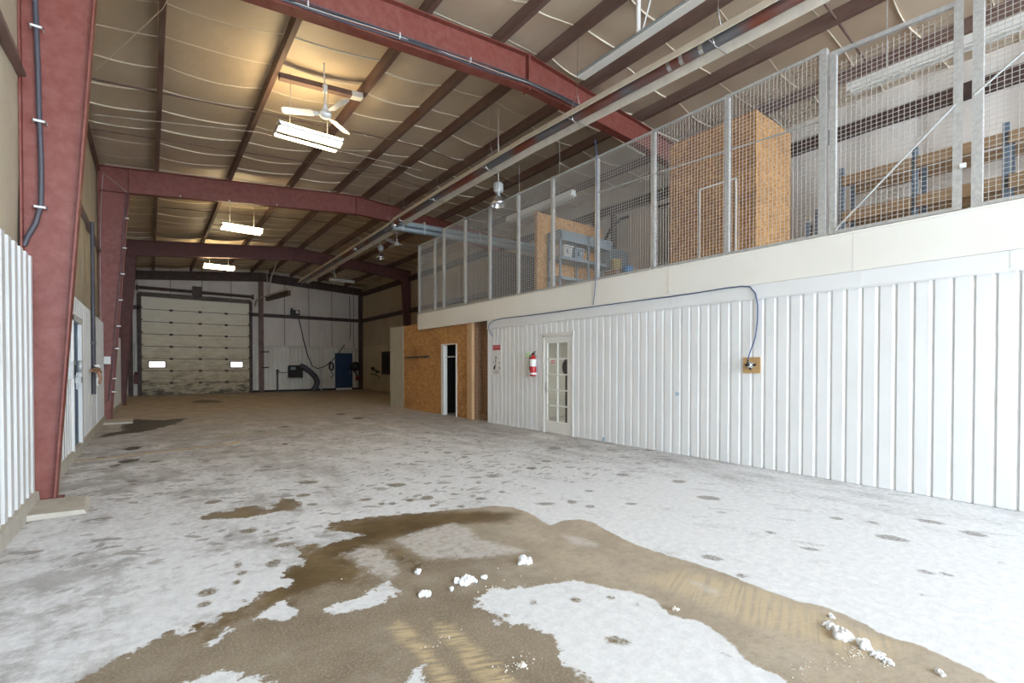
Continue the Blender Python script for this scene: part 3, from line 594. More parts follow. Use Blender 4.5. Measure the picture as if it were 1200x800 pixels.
q = MB(); q.box(XL + .085, 13.55, 1.02, XL + .16, 14.1, 1.2); q.tube([(XL + .11, 13.8, 1.02), (XL + .11, 13.8, .2)], .012, 6)
tag(q.build('socket_box', M['white_paint'], None, (XL + .085, 13.55, .2)), 'white socket box with conduit beside the dark vertical pipe', 'electrical box')
t = thing('switch_box', 'grey switch box on the liner sheet between conduit column and blue door', 'electrical box', (XL + .09, 9.35, 1.25))
MB().box(XL + .085, 9.28, 1.26, XL + .17, 9.52, 1.52).build('box_body', M['galv'], t); MB().box(XL + .17, 9.33, 1.32, XL + .18, 9.47, 1.46).build('cover', M['black'], t)
MB().tube([(XL + .12, 9.4, 1.52), (XL + .12, 9.4, 2.6)], .013, 6).build('conduit', M['galv'], t)
q = MB(); q.lathe([(0, -.10), (.03, -.09), (.042, 0), (.03, .09), (0, .10)], (XL + .16, 10.2, 1.44), 10); q.box(XL + .11, 10.1, 1.18, XL + .18, 10.4, 1.27)
tag(q.build('key_safe', M['galv'], None, (XL + .16, 10.2, 1.16)), 'grey and white lock hasp hanging on the blue door', 'lock')

# ------------------------------------------------------------------ end wall
ZE = zf(YE); ye = YE
w = MB()
def corrx(mb, x0, x1, z0, z1, y, depth, pitch, prof, mi=0):
    pts = []
    k = int(np.floor(x0 / pitch)) - 1
    while k * pitch < x1 + pitch:
        for f, d in prof:
            xx = (k + f) * pitch
            if x0 < xx < x1: pts.append((xx, d))
        k += 1
    pts = [(x0, 0)] + pts + [(x1, 0)]
    v = []
    for xx, d in pts: v += [(xx, y - d * depth, z0), (xx, y - d * depth, z1)]
    mb.add(v, [(2 * i, 2 * i + 2, 2 * i + 3, 2 * i + 1) for i in range(len(pts) - 1)], mi)
corrx(w, XL, XO, ZE + .1, 2.76, ye - .0, .055, .26, LIN, 0)
SEAMX = [0, .0, 1]
xs = list(np.arange(XL, XO + .06, .06))
def by(x): return ye - .0 - .04 * abs(sin(pi * (x + .55) / 1.52)) ** .35
w.add([(x, by(x), z) for x in xs for z in (2.7, 7.75)], [(2 * i, 2 * i + 2, 2 * i + 3, 2 * i + 1) for i in range(len(xs) - 1)], 1, True)
w.box(XL, ye + .06, -.6, XO + .3, ye + .2, 7.75, 1)
for k in range(9):
    x = -.55 + 1.52 * k; w.box(x - .014, ye - .035, 2.8, x + .014, ye + .01, 7.4, 2)
w.box(XL, ye - .055, 2.72, XO, ye - .035, 2.79, 0)
struct(w.build('wall_back', [M['liner_far'], M['insul_white'], M['seam_dark']]), 'end wall of grubby liner sheets below off white insulation', 'wall')
struct(MB().box(5.0, ye - .12, ZE - .02, XO, ye, ZE + .12).build('baseboard_back', M['dark']), 'dark kerb along the foot of the end wall', 'kerb')
f = thing('end_frame', 'dark steel end wall frame above the overhead door', 'steel frame', (XL, ye - .2, ZE))
r = MB(); yb = ye - .22
for p, q in (((XL, 6.24), (5.7, 6.85)), ((5.7, 6.85), (XO, 6.52))):
    r.prism([p, q, (q[0], zt(q[0]) + .0), (p[0], zt(p[0]) + .0)], 'Y', yb - .006, yb + .01); plate(r, p, q, yb, .2, .014, 1)
r.build('rafter', M['purlin_dark'], f)
for x0, x1, zt_ in ((5.50, 5.76, 6.85), (11.94, 12.22, 6.5), (XL + .05, XL + .3, 6.3)):
    c = MB(); c.box(x0, ye - .3, ZE, x1, ye - .285, zt_); c.box((x0 + x1) / 2 - .006, ye - .285, ZE, (x0 + x1) / 2 + .006, ye - .08, zt_); c.box(x0, ye - .08, ZE, x1, ye - .065, zt_)
    c.build('post', M['purlin'] if x0 == 5.5 else M['purlin_dark'], f)
for x0, x1, z in ((4.98, 11.95, 4.60), (XL, -.45, 4.62)):
    tag(MB().prism([(ye - .26, z), (ye - .06, z), (ye - .06, z + .02), (ye - .24, z + .02), (ye - .24, z + .19), (ye - .06, z + .19), (ye - .06, z + .21), (ye - .26, z + .21)], 'X', x0, x1).build('wall_girt', M['purlin_dark'], None, (x0, ye - .26, z)),
        'dark girt across the end wall ' + ('above the navy door and blower' if x0 > 0 else 'in the corner beside the overhead door'), 'girt')
for z in (2.35, 1.35):
    tag(MB().bar((5.6, ye - .327, z), (6.05, ye - .327, z + .01), .05, .07).build('door_bolt', M['dark'], None, (5.6, ye - .33, z)), f'dark hinge pin on the steel post beside the overhead door, {"upper" if z > 2 else "lower"} one', 'bracket')

# overhead door
d = thing('door_4', 'large sectional overhead door, dirty cream, with two small lit windows', 'overhead door', (2.28, ye - .2, ZE)); d['kind'] = 'structure'
X0, X1 = -.40, 4.98; nsec = 8; hsec = (5.36 - ZE) / nsec; yd = ye - .16
def dirty_panel():
    m = bpy.data.materials.new('splashed cream door panel'); N, L, P = nodes_of(m)
    tc = N.new('ShaderNodeTexCoord'); sp = N.new('ShaderNodeSeparateXYZ'); L.new(tc.outputs['Object'], sp.inputs[0])
    n = N.new('ShaderNodeTexNoise'); n.inputs['Scale'].default_value = 2.4; n.inputs['Detail'].default_value = 9; n.inputs['Roughness'].default_value = .75
    mp = N.new('ShaderNodeMapping'); mp.inputs['Scale'].default_value = (.6, 1, 1.6); L.new(tc.outputs['Object'], mp.inputs[0]); L.new(mp.outputs[0], n.inputs['Vector'])
    a = N.new('ShaderNodeMath'); a.operation = 'MULTIPLY_ADD'; a.inputs[1].default_value = -.115; L.new(sp.outputs['Z'], a.inputs[0]); a.inputs[2].default_value = .12
    b = N.new('ShaderNodeMath'); b.operation = 'ADD'; L.new(a.outputs[0], b.inputs[0]); L.new(n.outputs['Fac'], b.inputs[1])
    r = N.new('ShaderNodeValToRGB'); L.new(b.outputs[0], r.inputs[0])
    e = r.color_ramp.elements; e[0].position = .0; e[0].color = (.80, .76, .63, 1); e[1].position = .68; e[1].color = (.10, .075, .045, 1)
    k = e.new(.30); k.color = (.68, .62, .46, 1); k = e.new(.52); k.color = (.47, .40, .26, 1)
    L.new(r.outputs[0], P.inputs['Base Color']); P.inputs['Roughness'].default_value = .55; return m
DP = dirty_panel()
for i in range(nsec):
    z0 = ZE + .02 + i * hsec; z1 = z0 + hsec - .035; s = MB()
    if i == 2:
        wz0, wz1 = z0 + .14, z0 + .56
        for a, b in ((X0, -.09), (.73, 3.9), (4.63, X1)): s.box(a, yd, z0, b, yd + .05, z1)
        for a, b in ((-.09, .73), (3.9, 4.63)): s.box(a, yd, z0, b, yd + .05, wz0); s.box(a, yd, wz1, b, yd + .05, z1)
    else: s.box(X0, yd, z0, X1, yd + .05, z1)
    s.box(X0, yd + .012, z0 - .035, X1, yd + .05, z0, 1)
    for k in range(5): 
        pass
    so = s.build('door_section', [DP, M['seam_dark']], d)
    if i == 2:
        for a, b in ((-.09, .73), (3.9, 4.63)):
            g = MB(); g.box(a, yd - .012, wz0, a + .045, yd + .02, wz1); g.box(b - .045, yd - .012, wz0, b, yd + .02, wz1); g.box(a, yd - .012, wz0, b, yd + .02, wz0 + .045); g.box(a, yd - .012, wz1 - .045, b, yd + .02, wz1); g.build('window_frame', M['black'], so)
            MB().box(a + .04, yd + .005, wz0 + .04, b - .04, yd + .015, wz1 - .04).build('window_pane', M['daylight_pane'], so)
    for x in (.98, 2.38, 3.72):
        h = MB(); h.box(x - .08, yd - .016, z1 - .05, x + .08, yd - .001, z1 + .07); h.tube([(x - .09, yd - .02, z1 + .01), (x + .09, yd - .02, z1 + .01)], .016, 6)
        if i < nsec - 1: h.build('hinge', M['purlin_dark'], so)
tr = MB()
for x in (X0 - .06, X1 + .06):
    s_ = -1 if x < 0 else 1
    tr.box(x - .09, yd - .10, ZE, x + .09, yd - .085, 5.5); tr.box(x + s_ * .08, yd - .10, ZE, x + s_ * .09, yd + .08, 5.5)
    for k in range(9): tr.lathe([(0, -.05), (.035, -.05), (.035, .05), (0, .05)], (x - s_ * .1, yd - .07, ZE + .1 + k * hsec), 8, axis='X')
tr.build('track', M['purlin_dark'], d)
sh = MB(); sh.tube([(-.55, yd - .2, 5.84), (5.2, yd - .2, 5.80)], .085, 10); sh.box(-.6, yd - .3, 5.70, -.5, yd, 5.95); sh.box(5.1, yd - .3, 5.66, 5.2, yd, 5.93); sh.build('spring_shaft', M['purlin_dark'], d)
hp = MB(); hp.box(X0 - .1, yd - .03, 5.38, X1 + .1, yd + .05, 5.62); hp.build('header_board', M['header'], d)
op = MB(); op.box(2.0, yd - .42, 5.55, 2.46, yd - .12, 6.12); op.box(2.08, yd - .44, 5.4, 2.2, yd - .3, 5.56); op.build('door_opener', M['purlin_dark'], d)
ht = MB(); ht.tube([(5.28, yd - .1, 5.25), (5.3, yd - .5, 5.55), (5.35, yd - 1.2, 5.62), (5.5, 25.6, 5.32)], .045, 6); ht.build('horizontal_track', M['silver_pole'], d)
hg = MB(); hg.tube([(5.5, 28.0, 7.1), (5.5, 29.6, 6.5), (5.5, 30.4, 5.5)], .035, 6); hg.tube([(5.5, 30.9, 7.1), (5.5, 30.4, 5.5)], .025, 6); hg.build('track_hanger', M['silver_pole'], d)
q = MB(); q.bar((5.62, 31.5, 5.50), (5.75, 26.4, 5.25), .16, .26); tag(q.build('lifting_arm', M['purlin_dark'], None, (5.62, 31.5, 5.3)), 'dark beam-like arm lying beside the overhead door horizontal track', 'rail')

# navy door
d = thing('door_3', 'navy blue door with pale threshold in the end wall', 'door', (10.87, ye - .1, ZE)); d['kind'] = 'structure'
lf = MB().box(10.34, ye - .1, ZE + .1, 11.42, ye - .05, 2.30).build('door_leaf', M['navy'], d)
fr = MB(); fr.box(10.28, ye - .11, ZE + .06, 10.34, ye - .04, 2.36); fr.box(11.42, ye - .11, ZE + .06, 11.48, ye - .04, 2.36); fr.box(10.28, ye - .11, 2.30, 11.48, ye - .04, 2.36); fr.build('door_frame', M['navy'], d)
MB().box(10.34, ye - .22, ZE, 11.42, ye - .04, ZE + .13).build('threshold', M['paper'], d)
q = MB(); q.lathe([(0, 0), (.04, 0), (.04, -.05), (0, -.07)], (11.3, ye - .1, .95), 10, axis='Y'); q.box(11.26, ye - .115, .85, 11.34, ye - .1, 1.1); q.build('door_handle', M['alu'], lf)

# blower with hose
b = thing('wall_blower', 'black box blower on the end wall with a fat hose dropping to the floor', 'blower', (7.65, ye - .3, .68))
q = MB(); q.prism([(7.22, .68), (8.05, .68), (8.05, 1.36), (7.98, 1.5), (7.3, 1.5), (7.22, 1.42)], 'Y', ye - .5, ye - .05)
q.build('blower_box', M['dark'], b)
hs = MB(); pts = [(7.9, ye - .35, 1.46), (8.15, ye - .4, 1.38), (8.5, ye - .42, 1.1), (8.85, ye - .42, .75), (9.0, ye - .42, .40), (8.92, ye - .42, .05), (8.72, ye - .42, ZE + .02)]
pp = []
for i in range(len(pts) - 1):
    for t in (0, .25, .5, .75): pp.append(tuple(np.array(pts[i]) * (1 - t) + np.array(pts[i + 1]) * t))
pp.append(pts[-1]); hs.tube(pp, [.165 + .015 * (i % 2) for i in range(len(pp))], 12); hs.build('hose', M['conduit'], b)
MB().box(7.3, ye - .52, 1.2, 7.6, ye - .5, 1.38).build('control_plate', M['shelf_grey'], b)
for x, l in ((6.57, 'thin floor pipe with cap between steel post and blower'), (9.31, 'thin floor pipe with cap between blower hose and navy door')):
    q = MB(); q.tube([(x, ye - .2, ZE), (x, ye - .2, 1.15)], .045, 8); q.lathe([(0, 1.1), (.085, 1.1), (.085, 1.2), (0, 1.24)], (x, ye - .2, 0), 10); q.box(x - .08, ye - .2, .95, x + .08, ye - .05, .99)
    tag(q.build('floor_pipe', M['galv'] if x > 9 else M['conduit'], None, (x, ye - .2, ZE)), l, 'pipe', 'end wall floor pipes')
q = MB(); q.tube([(7.9, ye - .12, 4.6), (8.05, ye - .1, 4.0), (8.2, ye - .1, 3.2), (8.45, ye - .1, 2.2), (8.75, ye - .1, 1.45), (9.1, ye - .1, 1.27), (9.6, ye - .1, 1.42), (10.1, ye - .1, 1.85), (10.5, ye - .1, 2.35), (10.95, ye - .1, 2.95)], .035, 6)
tag(q.build('wall_cable', M['conduit'], None, (7.9, ye - .12, 4.6)), 'dark cable drooping across the end wall above the blower', 'cable')
q = MB(); q.tube([(6.57, ye - .25, 1.1), (6.85, ye - .22, 1.0), (7.24, ye - .2, 1.05)], .025, 6); tag(q.build('supply_pipe', M['conduit'], None, (6.57, ye - .25, 1.0)), 'thin supply line between a floor pipe and the blower box', 'pipe')
q = MB()
for k in range(3):
    q.tube([(9.98 + .13 * cos(t) + .02 * k, ye - .14 - .03 * k, 1.42 + .27 * sin(t)) for t in np.linspace(0, 2 * pi, 17)], .028, 6)
q.tube([(9.95, ye - .14, 1.2), (10.05, ye - .14, .95), (10.15, ye - .14, .8), (9.95, ye - .14, .62)], .028, 6); q.box(9.94, ye - .12, 1.6, 10.02, ye - .05, 1.72)
tag(q.build('hanging_hose', M['dark'], None, (9.98, ye - .14, .6)), 'dark coiled air hose hanging on the end wall by the navy door', 'hose')
q = thing('camera_floodlight', 'black floodlight with bright lens sitting on the end wall girt', 'floodlight', (7.6, ye - .35, 4.8))
MB().box(7.35, ye - .5, 4.82, 7.88, ye - .25, 5.14).build('housing', M['black'], q); MB().lathe([(0, -.03), (.1, -.02), (.11, .03), (0, .03)], (7.72, ye - .5, 5.0), 12, axis='Y').build('lens', M['paper'], q)
MB().box(7.4, ye - .3, 4.80, 7.5, ye - .2, 5.28).build('bracket', M['black'], q)
q = thing('hose_reel', 'round black hose reel in the end wall corner with a red coupling below', 'hose reel', (11.75, ye - .35, 1.4))
MB().lathe([(0, -.14), (.31, -.14), (.33, -.1), (.27, -.08), (.27, .08), (.33, .1), (.31, .14), (0, .14)], (11.60, ye - .38, 1.42), 22, axis='Y').build('reel', M['black'], q)
MB().lathe([(0, -.145), (.1, -.15), (.1, -.18), (0, -.19)], (11.60, ye - .38, 1.42), 14, axis='Y').build('hub', M['conduit'], q)
MB().tube([(11.5, ye - .35, 1.12), (11.65, ye - .35, .9), (11.76, ye - .35, .7)], .05, 8).build('hose_tail', M['black'], q)
MB().box(11.66, ye - .42, .42, 11.86, ye - .28, .72).build('coupling', M['red_old'], q); MB().box(11.55, ye - .3, 1.3, 11.65, ye - .06, 1.5).build('bracket', M['black'], q)
q = MB(); q.tube([(10.9, ye - .1, 2.5), (11.4, ye - .1, 2.45), (11.9, ye - .32, 2.7)], .03, 6); q.tube([(11.5, ye - .1, 2.45), (11.75, ye - .2, 2.66)], .02, 6)
tag(q.build('wall_conduit', M['galv'], None, (10.9, ye - .1, 2.45)), 'bent conduit running above the navy door to the corner post', 'conduit')
q = MB(); q.tube([(11.3, ye - .12, 6.4), (11.32, ye - .12, 4.82)], .022, 6); q.tube([(11.32, ye - .3, 4.6), (11.3, ye - .12, 3.3)], .02, 6); tag(q.build('pull_rope', M['conduit'], None, (11.3, ye - .12, 3.3)), 'thin rope hanging down the end wall above the navy door', 'rope')
q = MB(); q.box(-.71, ye - .3, .45, -.54, ye - .1, .95); q.lathe([(0, .95), (.08, .95), (.05, 1.12), (0, 1.12)], (-.625, ye - .2, 0), 10)
tag(q.build('rusty_can', M['red_dark'], None, (-.86, ye - .3, .45)), 'small rusty red can hung beside the overhead door track', 'can')

# far outer wall beside the mezzanine
w = MB(); xw = XO
corr(w, 13.85, YE, .0, 2.86, xw - .02, .045, .26, LIN, -1, dz=zf, flip=True)
ysl = list(np.arange(YN, YE + .3, .1)); zs = [2.8, 3.6, 4.6, 5.6, 6.4, 7.4]
def bir(y, z): return xw - .02 - .05 * abs(sin(pi * y / 1.25)) ** .5
w.add([(bir(y, z), y, z) for y in ysl for z in zs], [(i * 6 + j, i * 6 + j + 1, (i + 1) * 6 + j + 1, (i + 1) * 6 + j) for i in range(len(ysl) - 1) for j in range(5) if ysl[i] > 13.7], 1, True)
w.add([(bir(y, z), y, z) for y in ysl for z in zs], [(i * 6 + j, i * 6 + j + 1, (i + 1) * 6 + j + 1, (i + 1) * 6 + j) for i in range(len(ysl) - 1) for j in range(5) if ysl[i] <= 13.7], 2, True)
w.box(xw + .03, YN, -.6, xw + .2, YE + .2, 7.75, 1)
struct(w.build('wall_outer_right', [M['liner_tan'], M['insul_wall'], M['insul_white']]), 'insulated outer wall behind the mezzanine', 'wall')
for z0, z1, nm in ((4.58, 4.80, 'middle girt on the outer wall between the red frames and mezzanine end'), (6.44, 6.70, 'eave strut along the top of the outer wall')):
    tag(MB().prism([(xw - .26, z0), (xw - .06, z0), (xw - .06, z0 + .02), (xw - .24, z0 + .02), (xw - .24, z1), (xw - .26, z1)], 'Y', 13.9 if z0 < 5 else YN, YE - .1).build('wall_girt', M['purlin_dark'], None, (xw - .26, YN, z0)), 'dark ' + nm, 'girt')
wn = struct(MB().box(xw - .085, 28.62, .94, xw - .068, 29.79, 2.34).build('window_1', M['dark']), 'dark framed opening in the outer wall beyond the grey board', 'window')
q = MB()
for a, b, z0, z1 in ((28.55, 28.64, .88, 2.40), (29.76, 29.86, .88, 2.40), (28.55, 29.86, .88, .97), (28.55, 29.86, 2.30, 2.40)): q.box(xw - .10, a, z0, xw - .035, b, z1)
q.build('window_frame', M['purlin_dark'], wn)
q = MB(); q.tube([(xw - .22, 31.4, 1.3), (xw - .22, 30.9, 1.22), (xw - .22, 30.5, 1.08), (xw - .22, 29.9, 1.05)], .045, 6); q.tube([(xw - .22, 31.5, .93), (xw - .22, 30.4, .85), (xw - .22, 29.9, .7)], .03, 6); q.lathe([(0, -.1), (.09, -.1), (.09, .1), (0, .1)], (xw - .22, 31.1, 1.28), 10); q.lathe([(0, -.08), (.08, -.08), (.08, .08), (0, .08)], (xw - .22, 30.3, 1.06), 10)
q.box(xw - .22, 30.78, 1.14, xw - .067, 30.84, 1.2)
tag(q.build('valve_pipework', M['dark'], None, (xw - .22, 30.9, 1.0)), 'dark valves and pipework on the outer wall beside the dark window', 'pipework')

# ------------------------------------------------------------------ white partition, flashing and fascia
YA = 9.86
DY0, DY1, DZ = 6.80, 7.74, 2.13
w = MB()
PR = [(0, 1), (.60, 1), (.615, 0), (.65, 0), (.90, 1)]
for a, b, z0 in ((YN, DY0, 0), (DY0, DY1, DZ), (DY1, YA, 0)):
    corr(w, a, b, z0 + .004, 2.46, XW + .022, .024, .163, PR, -1, flip=True)
for a, b, z0 in ((YN, DY0, 0), (DY0, DY1, DZ), (DY1, YA, 0)):
    w.box(XW + .03, a, z0, XW + .09, b, 2.6, 1)
w.box(XW - .006, YA - .03, 0, XW + .1, YA + .012, 2.47, 0)
struct(w.build('wall_right', [M['white_metal'], M['room']]), 'white ribbed metal partition under the mezzanine', 'wall')
t = MB(); t.prism([(XW - .012, 2.40), (XW + .02, 2.40), (XW + .02, 2.61), (XW - .012, 2.61)], 'Y', YN, YA + .03)
t.prism([(XW - .03, 2.395), (XW + .005, 2.40), (XW + .005, 2.42), (XW - .012, 2.42)], 'Y', YN, YA + .03)
for y in (.62, 1.9, 3.2, 4.5, 5.8, 7.1, 8.4):
    t.box(XW - .0155, y, 2.425, XW - .012, y + .05, 2.605)
    for z in (2.46, 2.57): t.lathe([(0, -.004), (.006, -.003), (.006, 0)], (XW - .0155, y + .025, z), 6, axis='X')
struct(t.build('trim_1', M['white_metal']), 'white metal flashing along the top of the ribbed partition', 'flashing')
t = MB(); 
for a, b in ((YN, 2.0), (2.004, 6.3), (6.304, 9.60), (9.606, 13.78)): t.box(XW - .03, a, 2.612, XW + .04, b, 3.075)
t.box(XW - .045, YN, 3.075, XW + .06, 13.80, 3.10)
struct(t.build('trim_2', M['fascia']), 'cream board fascia along the mezzanine edge', 'fascia')
struct(MB().box(XW + .04, YN, 2.64, XO, 13.78, 3.0).build('floor_mezzanine', M['deck']), 'mezzanine deck behind the cream fascia', 'mezzanine floor')
# rooms under the deck
struct(MB().box(XW + .1, YA - .02, 0, XO, YA + .06, 2.64).build('wall_office', M['room']), 'inner office wall seen through the glazed door', 'wall')
struct(MB().box(XW + .1, 4.9, 0, XO, 5.0, 2.64).build('wall_office_side', M['room']), 'inner office side wall seen through the glazed door', 'wall')

# glazed door
d = thing('door_1', 'white ten pane glazed door in the ribbed partition', 'door', (XW, 7.27, 0)); d['kind'] = 'structure'
fr = MB()
for a, b, z0, z1 in ((DY0, DY0 + .05, 0, DZ), (DY1 - .05, DY1, 0, DZ), (DY0 - .01, DY1 + .01, DZ - .05, DZ + .015)): fr.box(XW - .02, a, z0, XW + .09, b, z1)
fr.box(XW - .035, DY0 - .03, DZ + .0, XW + .0, DY1 + .03, DZ + .03)
fr.build('door_frame', M['white_paint'], d)
lx0, lx1 = XW - .005, XW + .04; y0, y1 = DY0 + .055, DY1 - .055; gy0, gy1, gz0, gz1 = 6.98, 7.60, .26, 1.94
lf = MB(); lf.box(lx0, y0, .015, lx1, gy0, 2.075); lf.box(lx0, gy1, .015, lx1, y1, 2.075); lf.box(lx0, gy0, .015, lx1, gy1, gz0); lf.box(lx0, gy0, gz1, lx1, gy1, 2.075)
lf.box(lx0 + .004, (gy0 + gy1) / 2 - .014, gz0, lx1 - .004, (gy0 + gy1) / 2 + .014, gz1)
for k in range(1, 5):
    z = gz0 + (gz1 - gz0) * k / 5; lf.box(lx0 + .005, gy0, z - .014, lx1 - .005, gy1, z + .014)
lfo = lf.build('door_leaf', M['white_paint'], d)
for k in range(5):
    for j in range(2):
        ya = gy0 if j == 0 else (gy0 + gy1) / 2 + .014; yb_ = (gy0 + gy1) / 2 - .014 if j == 0 else gy1
        za = gz0 + (gz1 - gz0) * k / 5 + .014 * (k > 0); zb_ = gz0 + (gz1 - gz0) * (k + 1) / 5 - .014 * (k < 4)
        MB().box(XW + .015, ya, za, XW + .019, yb_, zb_).build('glass_pane', M['glass'], lfo)
hn = MB(); hn.box(lx0 - .008, y1 - .075, .87, lx0, y1 - .035, 1.03); hn.tube([(lx0, y1 - .055, .96), (lx0 - .05, y1 - .055, .96), (lx0 - .055, y1 - .14, .955)], .011, 8); hn.lathe([(0, -.012), (.022, -.01), (.022, 0)], (lx0, y1 - .055, 1.07), 10, axis='X')
hn.build('door_handle', M['galv'], lfo)
for z in (.2, 1.08, 1.84): MB().box(lx0 - .006, y0 - .012, z - .05, lx0 + .002, y0 + .014, z + .05).build('hinge', M['galv'], lfo)
pn = thing('door_notice', 'small pink and white notice stuck inside a pane of the glazed door', 'notice', (XW + .013, 7.43, 1.55))
MB().box(XW + .010, 7.36, 1.49, XW + .0145, 7.52, 1.60).build('sheet', M['paper'], pn)
q = MB()
for k in range(2):
    for j in range(3): q.box(XW + .0088, 7.38 + j * .045, 1.505 + k * .045, XW + .010, 7.41 + j * .045, 1.535 + k * .045)
q.build('print', M['redink'], pn)
fn = thing('pedestal_fan', 'black pedestal fan standing behind the glazed door', 'fan', (7.42, 7.50, 0))
MB().lathe([(0, 0), (.2, 0), (.2, .03), (.06, .06), (0, .06)], (7.42, 7.50, 0), 18).build('base', M['black'], fn)
MB().prism([(7.36, .05), (7.46, .05), (7.48, 1.26), (7.36, 1.26)], 'Y', 7.45, 7.57).build('pole', M['black'], fn)
MB().lathe([(0, -.09), (.12, -.085), (.2, -.04), (.205, .03), (.12, .08), (0, .09)], (7.42, 7.50, 1.42), 22, axis='X').build('fan_head', M['black'], fn)

# ------------------------------------------------------------------ strand board store at the end of the partition
w = MB(); xb = 6.9
oy0, oy1, oz = 11.51, 12.34, 2.07
for a, b, z0, z1 in ((10.87, oy0, 0, 2.8), (oy0, oy1, oz, 2.8), (oy1, 15.02, 0, 2.8)): w.box(xb, a, z0 - .01, xb + .012, b, z1); 
struct(w.build('wall_store', M['osb']), 'strand board wall with a narrow open doorway', 'wall')
struct(MB().box(xb - .012, 15.02, -.03, xb + .03, 16.12, 2.82).build('trim_3', M['greyboard']), 'weathered grey board closing the end of the strand board wall', 'board')
struct(MB().box(xb + .02, 16.08, -.1, XO, 16.14, 2.8).build('wall_store_end', M['osb_old']), 'end of the strand board store', 'wall')
struct(MB().box(xb + .012, 13.8, 2.76, XO, 16.12, 2.82).build('ceiling_store', M['osb_old']), 'board lid of the strand board store', 'ceiling')
struct(MB().box(7.15, YA + .06, 0, 7.2, 11.3, 2.64).build('wall_recess', M['osb_old']), 'old brown boards set back beside the white partition', 'wall')
struct(MB().box(xb + .02, 12.6, 0, 9.6, 12.65, 2.7).build('wall_store_inner', M['dark']), 'inner store wall coloured near-black for the unlit look through the doorway', 'wall')  # near-black colour stands in for the shade inside the store
p = MB(); p.box(6.84, 10.74, 0, 6.92, 10.86, 2.66); p.box(6.84, 10.62, 0, 7.15, 10.74, 2.64); 
struct(p.build('trim_4', M['stud']), 'pale timber corner stud of the strand board wall', 'stud')
p = MB(); p.box(6.93, 10.56, 0, 7.15, 10.62, 2.64); p.box(7.05, 10.2, .02, 7.15, 10.56, .16); struct(p.build('trim_5', M['osb_old']), 'brown jamb board behind the corner stud', 'board')
fr = MB()
fr.box(xb - .025, oy1 - .13, 0, xb + .1, oy1 + .02, oz + .03); fr.box(xb - .02, oy0 - .03, 0, xb + .1, oy0 + .02, oz + .03); fr.box(xb - .02, oy0 - .03, oz - .0, xb + .1, oy1 + .02, oz + .03)
d5 = struct(fr.build('door_5', M['white_paint']), 'white framed narrow doorway in the strand board wall', 'doorway')
MB().box(xb + .05, oy0 + .2, 1.7, xb + .12, oy1 - .13, 1.74).build('inner_rail', M['galv'], d5)
p = MB(); p.box(xb - .07, 13.1, 1.735, xb, 14.8, 1.765); p.box(xb - .05, 13.3, 1.70, xb, 13.33, 1.735); p.box(xb - .05, 14.5, 1.70, xb, 14.53, 1.735)
tag(p.build('wall_shelf', M['conduit'], None, (xb - .12, 13.1, 1.66)), 'narrow grey shelf fixed across the strand board wall', 'shelf')

# ------------------------------------------------------------------ things on the white partition
xs_ = XW - .004
M['sign_pink'] = mat('faded sign lettering', (.62, .34, .35), .7)
sg = thing('warning_sign', 'small red and white sign above the taped sheet on the white partition', 'sign', (xs_, 9.48, 1.9))
MB().box(xs_ - .004, 9.30, 1.80, xs_, 9.66, 1.99).build('plate', M['paper'], sg); MB().box(xs_ - .006, 9.32, 1.845, xs_ - .004, 9.64, 1.97).build('red_panel', M['redink'], sg)
q = MB()
for k in range(6):
    y = 9.60 - k * .047; q.box(xs_ - .0068, y - .014, 1.885, xs_ - .006, y - .006, 1.945); q.box(xs_ - .0068, y + .006, 1.885, xs_ - .006, y + .014, 1.945)
    q.box(xs_ - .0068, y - .006, (1.885, 1.937, 1.911)[k % 3], xs_ - .006, y + .006, (1.893, 1.945, 1.919)[k % 3])
q.build('lettering', M['sign_pink'], sg)
sh = thing('taped_sheet', 'white sheet with black drawings taped below the small red sign', 'notice', (xs_, 9.5, 1.5))
MB().box(xs_ - .003, 9.28, 1.24, xs_, 9.68, 1.76).build('sheet', M['paper'], sh)
q = MB()
for (y, z, r) in ((9.58, 1.40, .042), (9.56, 1.44, .035), (9.5, 1.66, .022), (9.53, 1.58, .02), (9.42, 1.62, .012)):
    q.lathe([(0, -.001), (r, -.001), (r, 0)], (xs_ - .003, y, z), 10, axis='X')
for y, z0, z1 in ((9.52, 1.46, 1.7), (9.36, 1.36, 1.44), (9.36, 1.5, 1.55), (9.62, 1.52, 1.56)): q.box(xs_ - .0045, y - .012, z0, xs_ - .003, y + .012, z1)
for k in range(4): q.box(xs_ - .0045, 9.38, 1.27 + k * .02, xs_ - .003, 9.62 - .05 * (k % 2), 1.275 + k * .02)
q.build('print', M['ink'], sh)
ex = thing('fire_extinguisher', 'red fire extinguisher with green tag hung beside the glazed door', 'fire extinguisher', (XW - .1, 7.98, 1.24))
cx, cy = XW - .09, 7.98
MB().lathe([(0, 1.22), (.068, 1.225), (.074, 1.25), (.074, 1.60), (.06, 1.645), (.03, 1.67), (.025, 1.70), (0, 1.70)], (cx, cy, 0), 20).build('cylinder', M['red_can'], ex)
MB().lathe([(.0752, 1.44), (.0752, 1.60)], (cx, cy, 0), 20).build('label_sheet', M['paper'], ex); MB().lathe([(.0755, 1.26), (.0755, 1.30)], (cx, cy, 0), 20).build('label_band', M['paper'], ex)
q = MB(); q.box(cx - .02, cy - .02, 1.69, cx + .02, cy + .02, 1.74); q.bar((cx, cy, 1.735), (cx - .02, cy - .11, 1.775), .018, .012); q.bar((cx, cy, 1.72), (cx - .02, cy - .1, 1.725), .018, .01); q.tube([(cx, cy + .02, 1.71), (cx - .02, cy + .08, 1.69), (cx - .03, cy + .09, 1.55), (cx - .03, cy + .085, 1.36)], .011, 8); q.build('valve_and_hose', M['black'], ex)
